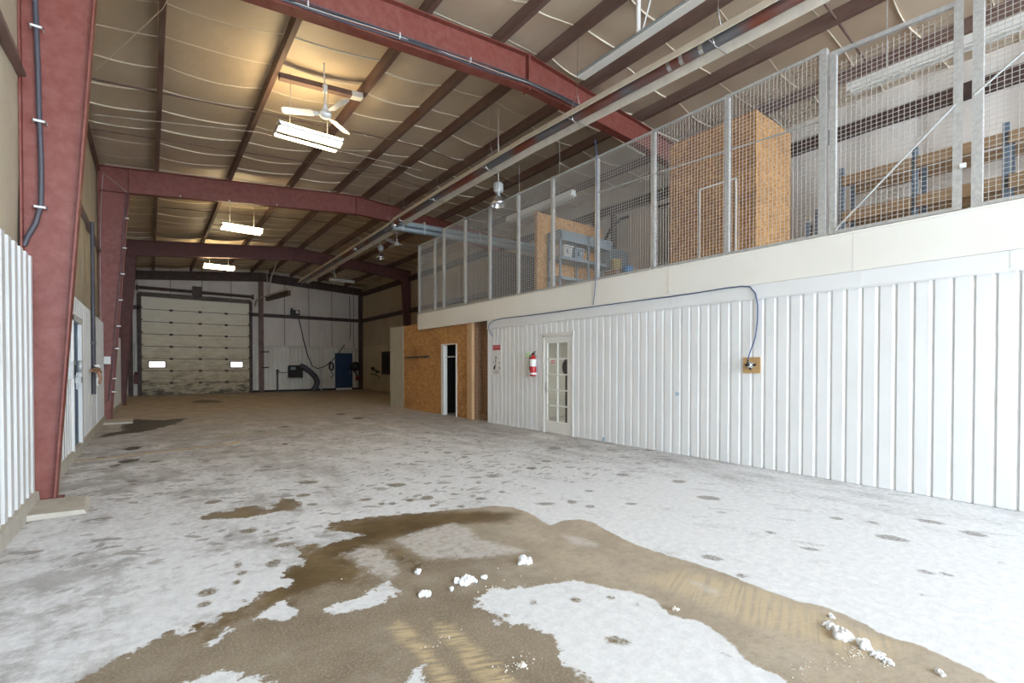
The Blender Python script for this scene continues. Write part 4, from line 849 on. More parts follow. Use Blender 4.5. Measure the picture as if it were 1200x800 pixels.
MB().hexa([(cx - .02, cy + .06, 1.66), (cx - .04, cy + .20, 1.64), (cx - .04, cy + .22, 1.74), (cx - .02, cy + .08, 1.77)], [(cx - .015, cy + .06, 1.66), (cx - .035, cy + .20, 1.64), (cx - .035, cy + .22, 1.74), (cx - .015, cy + .08, 1.77)]).build('service_tag', M['tag_green'], ex)
MB().box(cx + .06, cy - .03, 1.3, XW, cy + .03, 1.7).build('bracket', M['galv'], ex)
ob = thing('outlet_board', 'square plywood board with an electrical outlet on the white partition', 'outlet', (xs_, 3.215, 1.34))
MB().box(xs_ - .02, 3.095, 1.345, xs_, 3.335, 1.575).build('backing_board', M['timber'], ob)
MB().lathe([(0, -.075), (.03, -.075), (.036, -.06), (.04, -.02), (.05, -.018), (.05, 0), (0, 0)], (xs_ - .02, 3.222, 1.462), 18, axis='X').build('outlet_box', M['alu'], ob)
q = MB()
for y in (3.165, 3.272): q.box(xs_ - .06, y - .017, 1.462, xs_ - .02, y + .017, 1.482); q.box(xs_ - .06, y - .009, 1.445, xs_ - .02, y + .009, 1.462)
q.box(xs_ - .045, 3.215, 1.395, xs_ - .02, 3.232, 1.425); q.build('clamp_wing', M['black'], ob)
q = MB(); q.lathe([(0, -.03), (.022, -.03), (.026, 0), (0, 0)], (xs_ - .095, 3.222, 1.47), 12, axis='X'); q.tube([(xs_ - .105, 3.222, 1.475), (xs_ - .11, 3.224, 1.51), (xs_ - .1, 3.224, 1.54)], .012, 8); q.build('plug', M['black'], ob)
CB = [(9.62, 2.19), (9.72, 2.30), (9.80, 2.42), (9.76, 2.52), (9.55, 2.59), (9.2, 2.61), (8.2, 2.595), (7.37, 2.59), (6.17, 2.60), (5.17, 2.60), (4.6, 2.592), (4.0, 2.60), (3.6, 2.612), (3.36, 2.61), (3.24, 2.585), (3.16, 2.48), (3.13, 2.3), (3.13, 2.1), (3.16, 1.85), (3.21, 1.6), (3.222, 1.545)]
q = MB(); q.tube([(XW - (.046 if 3.5 < y < 9.3 else .03) - (.08 if z < 1.62 and y < 3.3 else 0), y, z) for y, z in CB], .009, 8)
tag(q.build('power_cable', M['cable_blue'], None, (XW - .04, 3.2, 1.5)), 'blue power cable draped along the fascia down to the plywood outlet board', 'cable')
q = MB(); q.tube([(XW - .12, 6.12, 5.75), (XW - .07, 6.125, 5.4), (XW - .06, 6.13, 4.2), (XW - .06, 6.14, 3.2), (XW - .05, 6.2, 2.8), (XW - .05, 6.23, 2.63)], .008, 6)
tag(q.build('drop_cord', M['cable_blue'], None, (XW - .06, 6.12, 2.6)), 'cord dropping down the mesh screen to the cable along the fascia', 'cord')
q = MB(); q.tube([(XW - .05, 4.57, 3.09), (XW - .036, 4.57, 3.06), (XW - .036, 4.575, 2.70)], .004, 5); q.tube([(XW - .036, 4.575 + .028 * cos(t), 2.672 + .028 * sin(t)) for t in np.linspace(0, 2 * pi, 13)], .004, 5)
tag(q.build('pull_string', M['cream'], None, (XW - .036, 4.57, 2.65)), 'short looped string hanging over the cream fascia', 'string')
def paint_splash(y, z, r, seed, col, label):
    rr = random.Random(seed); pts = [(y + r * (1 + .5 * rr.uniform(-1, 1)) * cos(a), z + r * 1.1 * (1 + .5 * rr.uniform(-1, 1)) * sin(a)) for a in np.linspace(0, 2 * pi, 15)[:-1]]
    m = MB(); m.prism(pts, 'X', XW - .004, XW - .0015); return tag(m.build('paint_mark', col, None, (XW, y, z)), label, 'paint mark')
M['blue_paint'] = mat('washed blue paint', (.40, .55, .66), .6)
paint_splash(4.43, .99, .035, 3, M['blue_paint'], 'blue paint splash at waist height on the white partition'); paint_splash(6.0, .05, .045, 8, M['blue_paint'], 'blue paint splash at the foot of the white partition')

# ------------------------------------------------------------------ mesh screen on the mezzanine edge
XM = XW + .03
scr = thing('mesh_screen', 'galvanised wire mesh screen standing along the mezzanine edge', 'mesh screen', (XM, 8.0, 3.1))
PY = [13.78, 12.73, 12.19, 11.0, 9.82, 8.65, 7.46, 6.2, 4.91, 3.61, 2.345]
def ptop(y): return 5.32 if y > 12.3 else 5.52
for y in PY + [.92, -.35, -1.6]:
    z1 = 5.32 if y > 12.3 else (5.5 if y > 1.5 else 5.9)
    p = MB(); r = .034 if y > 3 else .042
    p.box(XM - r, y - r, 3.10, XM + r, y + r, z1); p.box(XM - .06, y - .07, 3.10, XM + .06, y + .07, 3.115); p.box(XM - r * .8, y - r * .8, z1, XM + r * .8, y + r * .8, z1 + .008)
    p.build('post', M['galv'], scr)
def wires(mb, y0, y1, z0, z1, x, sp=.052, t=.0042):
    h = t / 2
    n = int((y1 - y0) / sp); off = (y1 - y0 - n * sp) / 2
    for k in range(n + 1):
        y = y0 + off + k * sp; mb.box(x - h, y - h, z0, x + h, y + h, z1)
    n = int((z1 - z0) / sp)
    for k in range(n + 1):
        z = z0 + k * sp; mb.box(x - h + t, y0, z - h, x + h + t, y1, z + h)
for a, b in zip(PY[1:] + [-1.6, -.35], PY[:-1] + [-.35, .92]):
    zt0 = 5.30 if b > 12.5 else (5.48 if b > 1.5 else 5.85)
    q = MB(); wires(q, a + .03, b - .03, 3.14, zt0 - .02, XM - .03, t=.0046); q.build('wire_mesh', M['wire'], scr)
    MB().box(XM - .045, a + .04, 3.115, XM - .015, b - .04, 3.15).build('rail', M['galv'], scr); MB().box(XM - .045, a + .04, zt0 - .03, XM - .015, b - .04, zt0 + .005).build('rail', M['galv'], scr)
q = MB(); q.tube([(XM, 4.91, 4.75), (XM + .02, 2.4, 4.62)], .012, 6); q.tube([(XM, 7.4, 4.85), (XM, 4.95, 4.75)], .012, 6); q.build('mid_rail', M['galv'], scr)
gt = thing('mesh_gate', 'wire mesh gate panel with a diagonal brace, hung between double posts', 'gate', (XM, 1.6, 3.1))
q = MB()
for y in (2.235, 1.075): q.box(XM - .03, y - .035, 3.12, XM + .03, y + .035, 5.42 if y > 2 else 5.36)
q.box(XM - .025, 1.075, 3.12, XM + .025, 2.245, 3.16); q.bar((XM, 2.245, 5.40), (XM, 1.075, 5.33), .05, .05); q.build('gate_frame', M['galv'], gt)
q = MB(); wires(q, 1.11, 2.21, 3.16, 5.28, XM + .005, t=.0046); q.build('wire_mesh', M['wire'], gt)
MB().tube([(XM - .04, 2.2, 3.16), (XM - .04, 1.09, 4.25)], .011, 6).build('brace', M['galv'], gt)
MB().box(XM - .05, 1.0, 3.55, XM - .03, 1.05, 3.6).build('latch', M['paper'], gt)
q = MB(); q.tube([(XM - .04, .95, 4.28), (XM - .04, .2, 4.85), (XM - .04, -.3, 5.3)], .011, 6); q.build('brace', M['galv'], scr)

# ------------------------------------------------------------------ on the mezzanine
zd = 3.0
bx = thing('strand_board_cabin', 'strand board cabin with a white trimmed door standing on the mezzanine', 'cabin', (9.95, 5.2, zd))
q = MB(); q.box(9.2, 4.27, zd, 9.26, 6.15, 6.35); q.box(9.26, 4.27, zd, 10.75, 4.33, 6.35); q.box(10.69, 4.33, zd, 10.75, 6.15, 6.35); q.box(9.26, 6.09, zd, 10.69, 6.15, 6.35); q.box(9.26, 4.33, 6.28, 10.69, 6.09, 6.35); q.build('walls', M['osb'], bx)
dl = MB(); dl.box(9.175, 4.66, zd + .05, 9.20, 5.40, 5.14).build('cabin_door', M['osb'], bx)
q = MB(); q.box(9.165, 4.63, zd, 9.2, 4.66, 5.17); q.box(9.165, 5.40, zd, 9.2, 5.43, 5.17); q.box(9.165, 4.63, 5.14, 9.2, 5.43, 5.17); q.build('door_trim', M['white_paint'], bx)
MB().box(9.192, 4.27, 4.72, 9.2, 6.15, 4.735).build('board_joint', M['osb_old'], bx)
pt = MB(); pt.box(7.3, 8.5, zd, 9.6, 8.56, 5.12); pt.box(7.3, 8.46, zd, 7.42, 8.5, 5.12); pt.box(9.5, 8.56, zd, 9.6, 9.0, zd + .06)
tag(pt.build('strand_board_screen', M['osb'], None, (7.3, 8.5, zd)), 'strand board partition behind the grey shelving on the mezzanine', 'partition')
sh = thing('steel_shelving', 'blue grey steel shelving against the strand board partition', 'shelving', (8.6, 8.3, zd))
for z in (3.5, 3.98, 4.42):
    MB().box(7.62, 8.02, z, 9.5, 8.44, z + (.24 if z > 4.2 else .07)).build('shelf', M['shelf_grey'], sh)
for x in (7.65, 8.6, 9.47):
    for y in (8.04, 8.44): MB().box(x - .025, y - .02, zd, x + .025, y + .02, 4.66).build('upright', M['shelf_grey'], sh)
for i, (x, y, l) in enumerate(((7.88, 8.2, 'grey plastic storage bin beside the upright on the steel shelving'), (8.3, 8.24, 'second grey plastic storage bin along the steel shelving'))):
    q = MB(); q.hexa([(x - .13, y - .15, 4.05), (x + .13, y - .15, 4.05), (x + .13, y + .15, 4.05), (x - .13, y + .15, 4.05)], [(x - .16, y - .16, 4.3), (x + .16, y - .16, 4.3), (x + .16, y + .16, 4.3), (x - .16, y + .16, 4.3)]); q.box(x - .17, y - .19, 4.27, x + .17, y + .19, 4.31)
    q.box(x - .05, y - .20, 4.12, x + .05, y - .17, 4.22)
    q.v = [(a, c_ - .03, z + .005) for a, c_, z in q.v]
    tag(q.build('storage_bin', M['shelf_grey'] if i else M['galv'], None, (x, y, 4.03)), l, 'bin', 'bins on the steel shelving')
cb = thing('steel_cabinet', 'slate blue steel cabinet standing on the mezzanine past the partition', 'cabinet', (11.3, 9.6, zd))
MB().box(10.72, 9.4, zd, 11.9, 9.85, 5.02).build('cabinet_body', M['shelf_grey'], cb)
for x in (10.75, 11.33): MB().box(x, 9.385, zd + .06, x + .54, 9.4, 4.96).build('door', M['shelf_grey'], cb)
MB().box(11.24, 9.36, 3.9, 11.26, 9.385, 4.05).build('handle', M['alu'], cb)
for x, y, z0, m, l in ((9.35, 7.78, 3.852, 'yellow', 'yellow tub sitting above the blue one on the mezzanine crate'), (9.35, 7.42, 3.622, 'blue_tub', 'blue tub on the crate edge on the mezzanine')):
    q = MB(); q.lathe([(0, 0), (.11, 0), (.135, .26), (.14, .28), (.12, .28), (0, .25)], (x, y, z0), 16); tag(q.build('tub', M[m], None, (x, y, z0)), l, 'tub', 'tubs on the mezzanine')
cr = MB()
for x0, x1, y0, y1, z1 in ((9.1, 9.6, 7.6, 7.95, 3.85), (9.1, 9.6, 7.25, 7.6, 3.62)):
    cr.box(x0, y0, zd, x1, y1, z1 - .06); cr.box(x0 - .02, y0, z1 - .06, x1 + .02, y1, z1)
tag(cr.build('stepped_crate', M['osb_old'], None, (9.1, 7.25, zd)), 'brown stepped crate under the tubs on the mezzanine', 'crate')
q = MB(); q.box(10.6, 7.45, zd, 10.63, 8.35, 5.7); q.box(10.57, 7.45, zd, 10.6, 7.49, 5.7); q.box(10.57, 8.31, zd, 10.6, 8.35, 5.7); q.box(10.56, 7.4, zd, 10.66, 8.4, zd + .05)
tag(q.build('white_panel', M['insul_white'], None, (10.6, 7.2, zd)), 'tall white sheet panel standing behind the tubs on the mezzanine', 'panel')
q = MB(); q.tube([(12.1, 10.6, 5.6), (12.1, 10.3, 6.0), (12.1, 9.9, 6.2), (12.1, 8.6, 6.22), (12.1, 6.5, 6.25)], .05, 6); tag(q.build('wall_hose', M['black'], None, (12.1, 8.6, 5.6)), 'black hose line along the outer wall over the mezzanine', 'hose')
q = MB(); q.box(9.55, 13.55, zd, 12.1, 13.6, 5.5); q.box(9.5, 13.5, zd, 9.58, 13.66, 5.55); q.box(9.5, 13.5, 5.5, 12.1, 13.66, 5.56); q.box(10.8, 13.5, zd, 10.88, 13.55, 5.5)  # added board, stands in for the unidentified dark area behind the mesh
tag(q.build('dark_filler', M['purlin_dark'], None, (9.55, 13.55, zd)), 'dark brown board added to fill the dark area at the mezzanine end', 'partition')
for y in (10.2, 11.0): tag(MB().box(12.02, y - .06, zd, 12.2, y + .06, 6.4).build('wall_stud', M['purlin_dark'], None, (12.1, y, zd)), f'dark upright on the outer wall behind the steel cabinet, {"first" if y < 10.5 else "second"} past the white panel', 'post')
rk = thing('pallet_rack', 'blue pallet rack with orange timber beams at the mezzanine outer wall', 'rack', (11.3, 2.0, zd))
def upright(y, top):
    p = MB(); p.box(10.96, y - .04, zd, 11.04, y + .04, top); p.box(11.62, y - .04, zd, 11.70, y + .04, top)
    for k in range(6):
        z = zd + .15 + k * .36; p.bar((11.0, y, z), (11.66, y, z + .34 * (1 if k % 2 else -1) + (.0 if k % 2 else .34)), .03, .02)
    hl = MB()
    p.box(10.92, y - .08, zd, 11.08, y + .08, zd + .015)
    return p.build('upright', M['rack_blue'], rk)
upright(3.42, 5.40); upright(2.28, 5.40); upright(1.14, 5.38); upright(-.2, 5.38)
for z in (4.30, 5.02):
    for x in (10.94, 11.66):
        for a, b in ((3.38, 2.32), (2.24, 1.18), (1.10, -.16)): MB().box(x - .03, b, z, x + .03, a, z + (.19 if z > 5 else .22)).build('beam', M['plank'], rk)
for a, b in ((3.38, 2.32), (2.24, 1.18), (1.10, -.16)): MB().box(10.98, b, 3.72, 11.6, a, 3.9).build('lower_deck', M['red_dark'], rk)
q = MB(); q.box(10.7, 3.72, zd, 10.95, 3.80, 4.62); q.box(10.7, 3.92, zd, 10.95, 3.96, 4.4); tag(q.build('leaning_frame', M['rack_blue'], None, (10.7, 3.72, zd)), 'short blue grey frame standing between the strand board cabin and the rack', 'frame')

# ------------------------------------------------------------------ radiant tube heaters
HX = 6.11
def heater(nm, label, ys, zsx, bands):
    h = thing(nm, label, 'heater', (HX, ys[0], zsx[0]))
    prof = [(-.245, -.01), (-.235, -.012), (-.125, .155), (.125, .155), (.235, -.012), (.245, -.01), (.245, .0), (.238, .0), (.13, .166), (-.13, .166), (-.238, .0), (-.245, .0)]
    def loft(P, mb, y0=None, y1=None):
        n = len(P); v = []
        for y, z in zip(ys, zsx): v += [(HX + px, y, z + pz) for px, pz in P]
        fs = [(i * n + j, i * n + (j + 1) % n, (i + 1) * n + (j + 1) % n, (i + 1) * n + j) for i in range(len(ys) - 1) for j in range(n)]
        fs += [tuple(range(n)), tuple(range((len(ys) - 1) * n, len(ys) * n))[::-1]]; mb.add(v, fs); return mb
    loft(prof, MB()).build('reflector_hood', M['cream'], h)
    t = MB(); t.tube([(HX - .035, y, z + .05) for y, z in zip(ys, zsx)], .078, 14); t.build('burner_tube', M['tube'], h)
    zi = lambda y: float(np.interp(y, ys, zsx))
    for y in bands:
        b = MB(); z = zi(y); pts = [(HX - .24, y, z - .015), (HX - .1, y, z - .02), (HX + .1, y, z - .02), (HX + .24, y, z - .015)]
        b.tube(pts, .009, 6); b.tube([(HX + .088 * cos(a) - .035, y, z + .05 + .088 * sin(a)) for a in np.linspace(pi, 2 * pi, 9)], .009, 6)
        b.tube([(HX - .13, y, z + .16), (HX, y, z + .5), (HX + .13, y, z + .16)], .006, 5); b.tube([(HX, y, z + .5), (HX + .03, y, zt(HX) + .01)], .005, 5)
        b.build('hanger', M['alu'], h)
    return h
h1 = heater('radiant_heater', 'long cream radiant tube heater hung over the hall from the open end', [-1.8, 2.7, 7.4, 10.6, 13.75], [5.68, 5.76, 5.90, 5.90, 5.86], (1.2, 3.35, 6.0, 8.7, 11.2, 13.3))
for y in (3.85, 4.05, 3.55):
    z = float(np.interp(y, [2.7, 7.4], [5.76, 5.9])); MB().tube([(HX - .035, y - .03, z + .05), (HX - .035, y + .03, z + .05)], .084, 14).build('tube_coupling', M['alu'], h1)
MB().box(HX - .06, 12.2, 5.90, HX + .05, 12.5, 5.96).build('coupling_clamp', M['paper'], h1)
h2 = heater('radiant_heater', 'farther radiant tube heater continuing past the vent pipe towards the end wall', [13.97, 19.0, 25.2], [5.80, 5.72, 5.62], (14.4, 17.2, 20.0, 22.8, 25.0))
vp = thing('vent_pipe', 'pair of grey vent pipes running from the heater joint across the mezzanine end', 'pipe', (HX, 13.86, 5.8))
for dz in (.09, -.09):
    MB().tube([(HX - .1, 13.86, 5.86 + dz), (12.2, 13.86, 6.0 + dz)], .085, 14).build('pipe', M['grey_duct'], vp)
q = MB()
for x in (6.3, 7.05, 9.2): q.box(x, 13.77, 5.70 + (x - 6) * .023, x + .05, 13.95, 6.08 + (x - 6) * .023)
q.build('pipe_clamp', M['galv'], vp)
jn = MB(); jn.lathe([(0, -.095), (.1, -.095), (.1, .095), (0, .095)], (HX - .02, 13.86, 5.86), 14, axis='Y'); jn.build('tee_joint', M['alu'], vp)

# ------------------------------------------------------------------ lamps
def lit_fixture(x0, x1, y, z, label, nm='pendant_tube_light', lit=True):
    t = thing(nm, label, 'tube light', ((x0 + x1) / 2, y, z), 'hall tube lights' )
    q = MB(); q.box(x0, y - .05, z - .075, x1, y + .05, z + .07); q.box(x0, y - .29, z - .05, x0 + .025, y + .29, z + .05); q.box(x1 - .025, y - .29, z - .05, x1, y + .29, z + .05)
    for s in (-1, 1): q.hexa([(x0, y + s * .27, z - .05), (x1, y + s * .27, z - .05), (x1, y + s * .29, z - .05), (x0, y + s * .29, z - .05)], [(x0, y + s * .27, z - .01), (x1, y + s * .27, z - .01), (x1, y + s * .29, z - .01), (x0, y + s * .29, z - .01)])
    q.build('housing', M['white_paint'], t); MB().box(x0 + .03, y - .05, z - .085, x1 - .03, y + .05, z - .076).build('divider', M['seam_dark'], t)
    for s in (-1, 1):
        MB().tube([(x0 + .03, y + s * .155, z - .005), (x1 - .03, y + s * .155, z - .005)], .085, 12).build('tube_lamp', M['lamp'] if lit else M['frost'], t)
    for x in (x0 + .25, x1 - .25): MB().tube([(x, y, z + .07), (x + .02, y, zc(x, y) + .01)], .008, 5).build('chain', M['galv'], t)
    return t
lit_fixture(1.98, 3.20, 10.1, 6.1, 'lit double tube light hanging below the white fan in the first bay')
lit_fixture(1.90, 3.12, 18.3, 6.12, 'lit double tube light hanging between the junction box frame and dark frame')
lit_fixture(1.98, 3.24, 26.0, 6.12, 'lit double tube light over the hall just before the overhead door')
t = thing('pendant_tube_light', 'unlit white tube light hung past the heater end, near the end wall', 'tube light', (8.3, 25.9, 6.1), 'hall tube lights')
MB().prism([(25.78, 6.08), (25.85, 6.02), (26.0, 6.02), (26.07, 6.08), (26.0, 6.17), (25.85, 6.17)], 'X', 7.66, 8.98).build('diffuser', M['frost'], t)
c = MB(); c.tube([(7.95, 25.92, 6.17), (7.9, 25.92, 6.6), (7.95, 25.92, zc(7.95, 25.92) + .02)], .03, 6); c.tube([(7.9, 25.92, 6.4), (7.6, 25.92, 6.6)], .02, 5); c.build('hanger', M['galv'], t); MB().tube([(8.7, 25.92, 6.17), (8.7, 25.92, zc(8.7, 25.9) + .02)], .008, 5).build('chain', M['galv'], t)
t = thing('ceiling_strip', 'long bare white strip fixture hung under the roof before the ridge', 'tube light', (5.9, 4.5, 6.4))
MB().prism([(5.82, 6.40), (5.98, 6.40), (5.985, 6.43), (5.93, 6.50), (5.87, 6.50), (5.815, 6.43)], 'Y', 2.2, 5.68).build('housing', M['grey_duct'], t)
MB().prism([(5.825, 6.385), (5.975, 6.385), (5.98, 6.40), (5.82, 6.40)], 'Y', 2.2, 5.69).build('diffuser', M['frost'], t)
c = MB(); c.tube([(5.9, 4.5, 6.5), (5.9, 4.5, zc(5.9, 4.5) + .02)], .035, 8); c.tube([(5.9, 4.42, 6.5), (6.1, 4.2, zc(6.1, 4.2))], .012, 5); c.tube([(5.9, 2.6, 6.5), (5.9, 2.6, zc(5.9, 2.6) + .02)], .02, 5); c.build('hanger', M['white_plain'], t)
for (x, y0, y1, z, l) in ((8.2, 8.15, 10.78, 5.66, 'long white strip light over the grey shelving on the mezzanine'), (9.0, .2, 2.72, 5.93, 'long white strip light behind the mesh gate on the mezzanine')):
    t = thing('pendant_batten_light', l, 'tube light', (x, (y0 + y1) / 2, z), 'mezzanine strip lights')
    MB().prism([(x - .1, z - .06), (x + .1, z - .06), (x + .06, z + .08), (x - .06, z + .08)], 'Y', y0, y1).build('housing', M['white_paint'], t)
    for s in (-.06, .06): MB().tube([(x + s, y0 + .05, z - .075), (x + s, y1 - .05, z - .075)], .02, 8).build('tube_lamp', M['frost'], t)
    for y in (y0 + .5, y1 - .5): MB().tube([(x, y, z + .08), (x, y, zc(x, y) + .02)], .007, 5).build('chain', M['galv'], t)
def high_bay(x, y, zb, label):
    t = thing('high_bay_lamp', label, 'lamp', (x, y, zb), 'high bay lamps')
    MB().lathe([(.175, .0), (.185, .0), (.165, .09), (.115, .19), (.06, .245), (.05, .25), (.055, .235), (.11, .18), (.155, .085), (.175, .0)], (x, y, zb), 24).build('reflector', M['alu'], t)
    MB().lathe([(0, .05), (.05, .06), (.06, .13), (.035, .2), (0, .22)], (x, y, zb), 14).build('bulb', M['frost'], t)
    q = MB(); q.lathe([(0, .25), (.04, .25), (.04, .30), (.085, .31), (.1, .35), (.1, .50), (.085, .54), (.03, .56), (0, .56)], (x, y, zb), 18)
    for a in np.linspace(0, 2 * pi, 13)[:-1]: q.bar((x + .1 * cos(a), y + .1 * sin(a), zb + .34), (x + .1 * cos(a), y + .1 * sin(a), zb + .52), .012, .03)
    q.build('ballast', M['galv'], t)
    MB().tube([(x, y, zb + .56), (x, y, zc(x, y) + .02)], .014, 6).build('stem', M['silver_pole'], t); return t
high_bay(6.6, 9.07, 5.27, 'silver dome high bay lamp hanging in front of the mesh screen')
high_bay(7.5, 18.5, 5.84, 'silver dome high bay lamp under the second fan beyond the vent pipe')
def fan(x, y, z, angs, label, rot, m):
    t = thing('ceiling_fan', label, 'ceiling fan', (x, y, z), 'ceiling fans')
    MB().lathe([(0, -.07), (.08, -.06), (.11, -.02), (.11, .03), (.07, .07), (.025, .09), (0, .09)], (x, y, z), 18).build('motor', m, t)
    q = MB(); q.tube([(x, y, z + .08), (x - .02, y, zc(x, y) + .02)], .014, 8); q.lathe([(0, .42), (.045, .42), (.05, .55), (.02, .6), (0, .6)], (x, y, z), 12); q.lathe([(0, .09), (.05, .09), (.03, .2), (0, .2)], (x, y, z), 12); q.build('rod', m, t)
    for a in angs:
        a = radians(a); u = np.array([cos(a), sin(a), 0]); v = np.array([-sin(a), cos(a), 0]); o = np.array([x, y, z]); q = MB()
        A, Bq = [], []
        for s, wd in ((.09, .03), (.2, .035), (.24, .075), (.66, .085), (.74, .075), (.78, .04)):
            for sg_ in (-1, 1):
                p = o + u * s + v * wd * sg_ + np.array([0, 0, .02 * sg_]); A.append(p); Bq.append(p + np.array([0, 0, .008]))
        n = len(A); vs = A + Bq; fs = []
        for i in range(0, n - 2, 2): fs += [(i, i + 2, i + 3, i + 1), (n + i, n + i + 1, n + i + 3, n + i + 2), (i, n + i, n + i + 2, i + 2), (i + 1, i + 3, n + i + 3, n + i + 1)]
        fs += [(0, 1, n + 1, n), (n - 2, 2 * n - 2, 2 * n - 1, n - 1)]
        q.add(vs, fs); q.build('blade', m, t)
    return t
fan(2.71, 9.4, 6.3, (154, 282, 40), 'white three blade ceiling fan above the first lit tube light', 0, M['white_paint'])
fan(7.81, 17.6, 6.3, (88, 215, 358), 'grey three blade ceiling fan near the farther high bay lamp', 0, M['white_plain'])

# ------------------------------------------------------------------ snow and grit on the floor
def clump(nm, lumps, label, seed, group='snow clumps', m='snow'):
    mb = MB(); x0, y0 = lumps[0][0], lumps[0][1]
    for i, (x, y, r) in enumerate(lumps): mb.lump((x, y, r * .55), r, (1, 1, .85), seed * 31 + i, .5)
    return tag(mb.build(nm, M[m], None, (x0, y0, 0)), label, 'snow clump', group)
def cluster(cx, cy, sx, sy, ang, n, r0, r1, seed):
    rr = random.Random(seed); out = []
    for i in range(n):
        a, b = rr.gauss(0, .5) * sx, rr.gauss(0, .5) * sy; r = rr.uniform(r0, r1) * (1 - .35 * min(1, abs(a) / sx))
        out.append((cx + a * cos(ang) - b * sin(ang), cy + a * sin(ang) + b * cos(ang), r))
    return out
AR = -.66   # across the line of sight from the doorway
clump('snow_clump', cluster(1.66, 2.66, .075, .03, AR, 16, .013, .03, 3), 'flat crumbly snow clump in the middle of the brown mud', 1)
clump('snow_clump', [(1.345, 2.67, .020), (1.375, 2.65, .022), (1.36, 2.685, .018), (1.39, 2.665, .016)], 'small split snow clump beside the flat crumbly one, towards the tread marks', 2)
clump('snow_clump', [(1.475, 2.985, .02), (1.48, 3.0, .016), (1.47, 2.97, .014)], 'tiny snow clump behind the flat crumbly one in the mud', 3)
clump('snow_clump', [(2.15, 2.66, .028), (2.19, 2.63, .028), (2.175, 2.67, .034), (2.165, 2.655, .030)], 'three-lobed snow clump on the dark mud before the white salt patch', 4)
clump('snow_clump', [(1.53, 2.62, .013), (1.54, 2.63, .012)], 'crumb-sized snow lump just beside the flat crumbly clump', 5)
clump('snow_clump', [(1.79, 2.63, .016), (1.81, 2.64, .012)], 'crumb-sized snow lump at the far tip of the flat crumbly clump', 6)
# the long broken ridge of snow
rid = [((2.99, .99), (2.955, .93), .021, 'long slab of dirty snow heading the broken snow ridge'), ((2.928, .892), (2.918, .878), .033, 'roundest snow lump in the broken snow ridge'), ((2.905, .80), (2.895, .775), .024, 'humped snow lump in the middle of the broken snow ridge'),
       ((2.88, .735), (2.868, .71), .019, 'crumbled snow lump behind the humped one in the snow ridge'), ((2.865, .72), (2.845, .66), .015, 'trailing crumbs of snow at the thin end of the snow ridge')]
for i, (a, b, r, l) in enumerate(rid):
    rr = random.Random(40 + i); n = (15, 5, 9, 14, 16)[i]; L_ = []
    for t in np.linspace(0, 1, n):
        k = rr.uniform(.35, 1.0) if i != 1 else rr.uniform(.7, 1); w_ = .016 if i != 4 else .011
        L_.append((a[0] + (b[0] - a[0]) * t + rr.gauss(0, w_), a[1] + (b[1] - a[1]) * t + rr.gauss(0, w_ * .5), r * k * (1 if i in (1, 2) else .8)))
    clump('snow_clump', L_, l, 20 + i)
clump('snow_clump', [(2.94, .505, .014), (2.925, .49, .012), (2.93, .50, .013)], 'lone snow lump on the wet edge beyond the snow ridge end', 30)
clump('snow_clump', [(3.10, 1.0, .014), (3.095, .99, .011)], 'lone snow lump beside the slab heading the snow ridge', 31)
clump('snow_clump', [(2.455, 1.60, .013), (2.465, 1.585, .011)], 'gritty snow lump in the notch of the mud edge by the white patch', 32, m='grit')
clump('snow_clump', cluster(1.41, 1.745, .02, .015, AR, 7, .008, .015, 8), 'gritty heap of crumbs by the mud lobe beside the tread marks', 33, m='grit')
g = MB(); rr = random.Random(11)
def sprinkle(cx, cy, s, n, r0, r1):
    for i in range(n):
        r = rr.uniform(r0, r1); g.lump((cx + rr.gauss(0, s), cy + rr.gauss(0, s * .7), r * .5), r, (1, 1, .8), rr.randint(0, 9999), .3, 0, 6, 4)
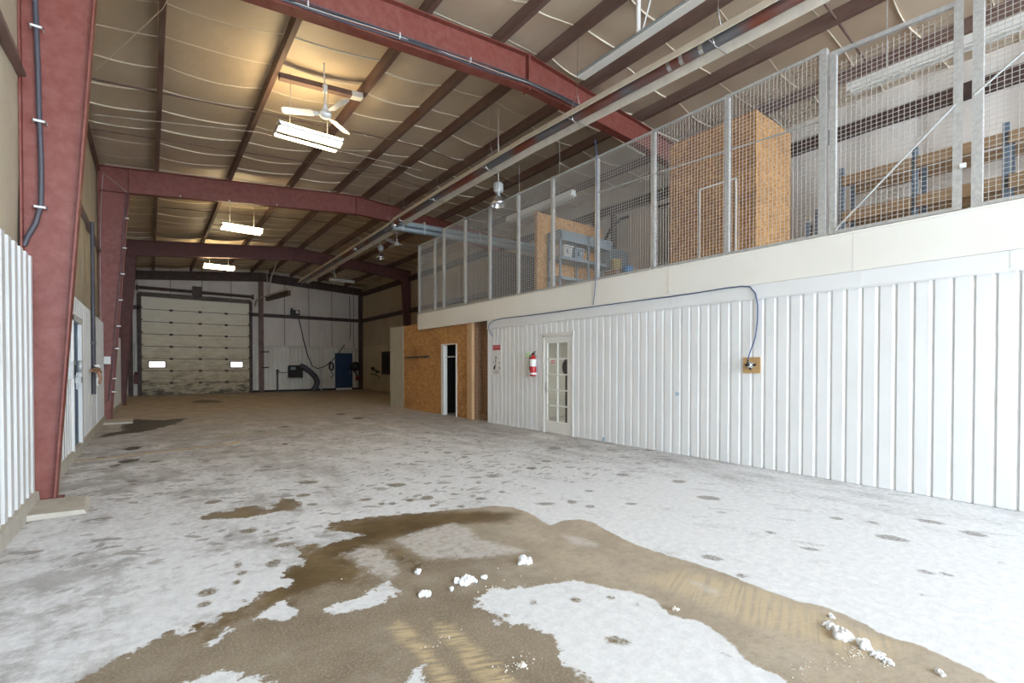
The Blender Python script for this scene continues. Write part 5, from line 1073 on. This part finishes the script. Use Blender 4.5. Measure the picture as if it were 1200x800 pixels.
sprinkle(1.41, 1.76, .06, 34, .002, .005); sprinkle(1.2, 2.2, .07, 16, .002, .005); sprinkle(2.82, .80, .028, 40, .002, .005); sprinkle(2.83, .68, .02, 20, .002, .005); sprinkle(1.74, 2.45, .05, 20, .002, .006)
sprinkle(2.45, .92, .05, 16, .002, .005); sprinkle(2.1, 2.35, .2, 12, .002, .005); sprinkle(2.66, .82, .06, 14, .002, .005); sprinkle(1.7, 3.2, .4, 20, .002, .006)
o = tag(g.build('grit_crumbs', M['grit'], None, (1.41, 1.76, 0)), 'scattered fine grit and ice crumbs on the muddy floor', 'grit', kind='stuff')

# ------------------------------------------------------------------ light, world, camera
def area(nm, loc, sx, sy, power, col, rot=(0, 0, 0)):
    l = bpy.data.lights.new(nm, 'AREA'); l.shape = 'RECTANGLE'; l.size = sx; l.size_y = sy; l.energy = power; l.color = col
    o = bpy.data.objects.new(nm, l); o.location = loc; o.rotation_euler = rot; C.objects.link(o); return o
p = area('daylight_portal', ((XL + XO) / 2, YN - .02, 3.9), XO - XL, 7.6, 1, (1, 1, 1), (radians(90), 0, 0))
p.data.cycles.is_portal = True
area('office_fill', (8.6, 7.2, 2.55), .6, 1.2, 80, (1, .97, .92))  # unseen lamp added to brighten what shows through the glazed door panes
W = bpy.data.worlds.new('sky'); bpy.context.scene.world = W; W.use_nodes = True
bg = W.node_tree.nodes['Background']; bg.inputs['Color'].default_value = (.74, .87, 1.0, 1); bg.inputs['Strength'].default_value = SKY
cam = bpy.data.cameras.new('camera'); cam.sensor_width = 36; cam.lens = 36 * 548.7 / 1200; cam.shift_y = (435.2 - 400) / 1200; cam.clip_start = .05; cam.clip_end = 300
co = bpy.data.objects.new('camera', cam); C.objects.link(co); co.location = (0, 0, 1.45); co.rotation_euler = (radians(90 - .681), 0, radians(-37.7))
sc = bpy.context.scene; sc.camera = co
sc.view_settings.view_transform = 'Standard'; sc.view_settings.look = 'None'; sc.view_settings.gamma = 1; sc.view_settings.use_curve_mapping = False
sc.view_settings.exposure = EXPO
sc.cycles.max_bounces = 14; sc.cycles.diffuse_bounces = 8; sc.cycles.transparent_max_bounces = 16; sc.cycles.use_denoising = True; sc.cycles.sample_clamp_indirect = 8
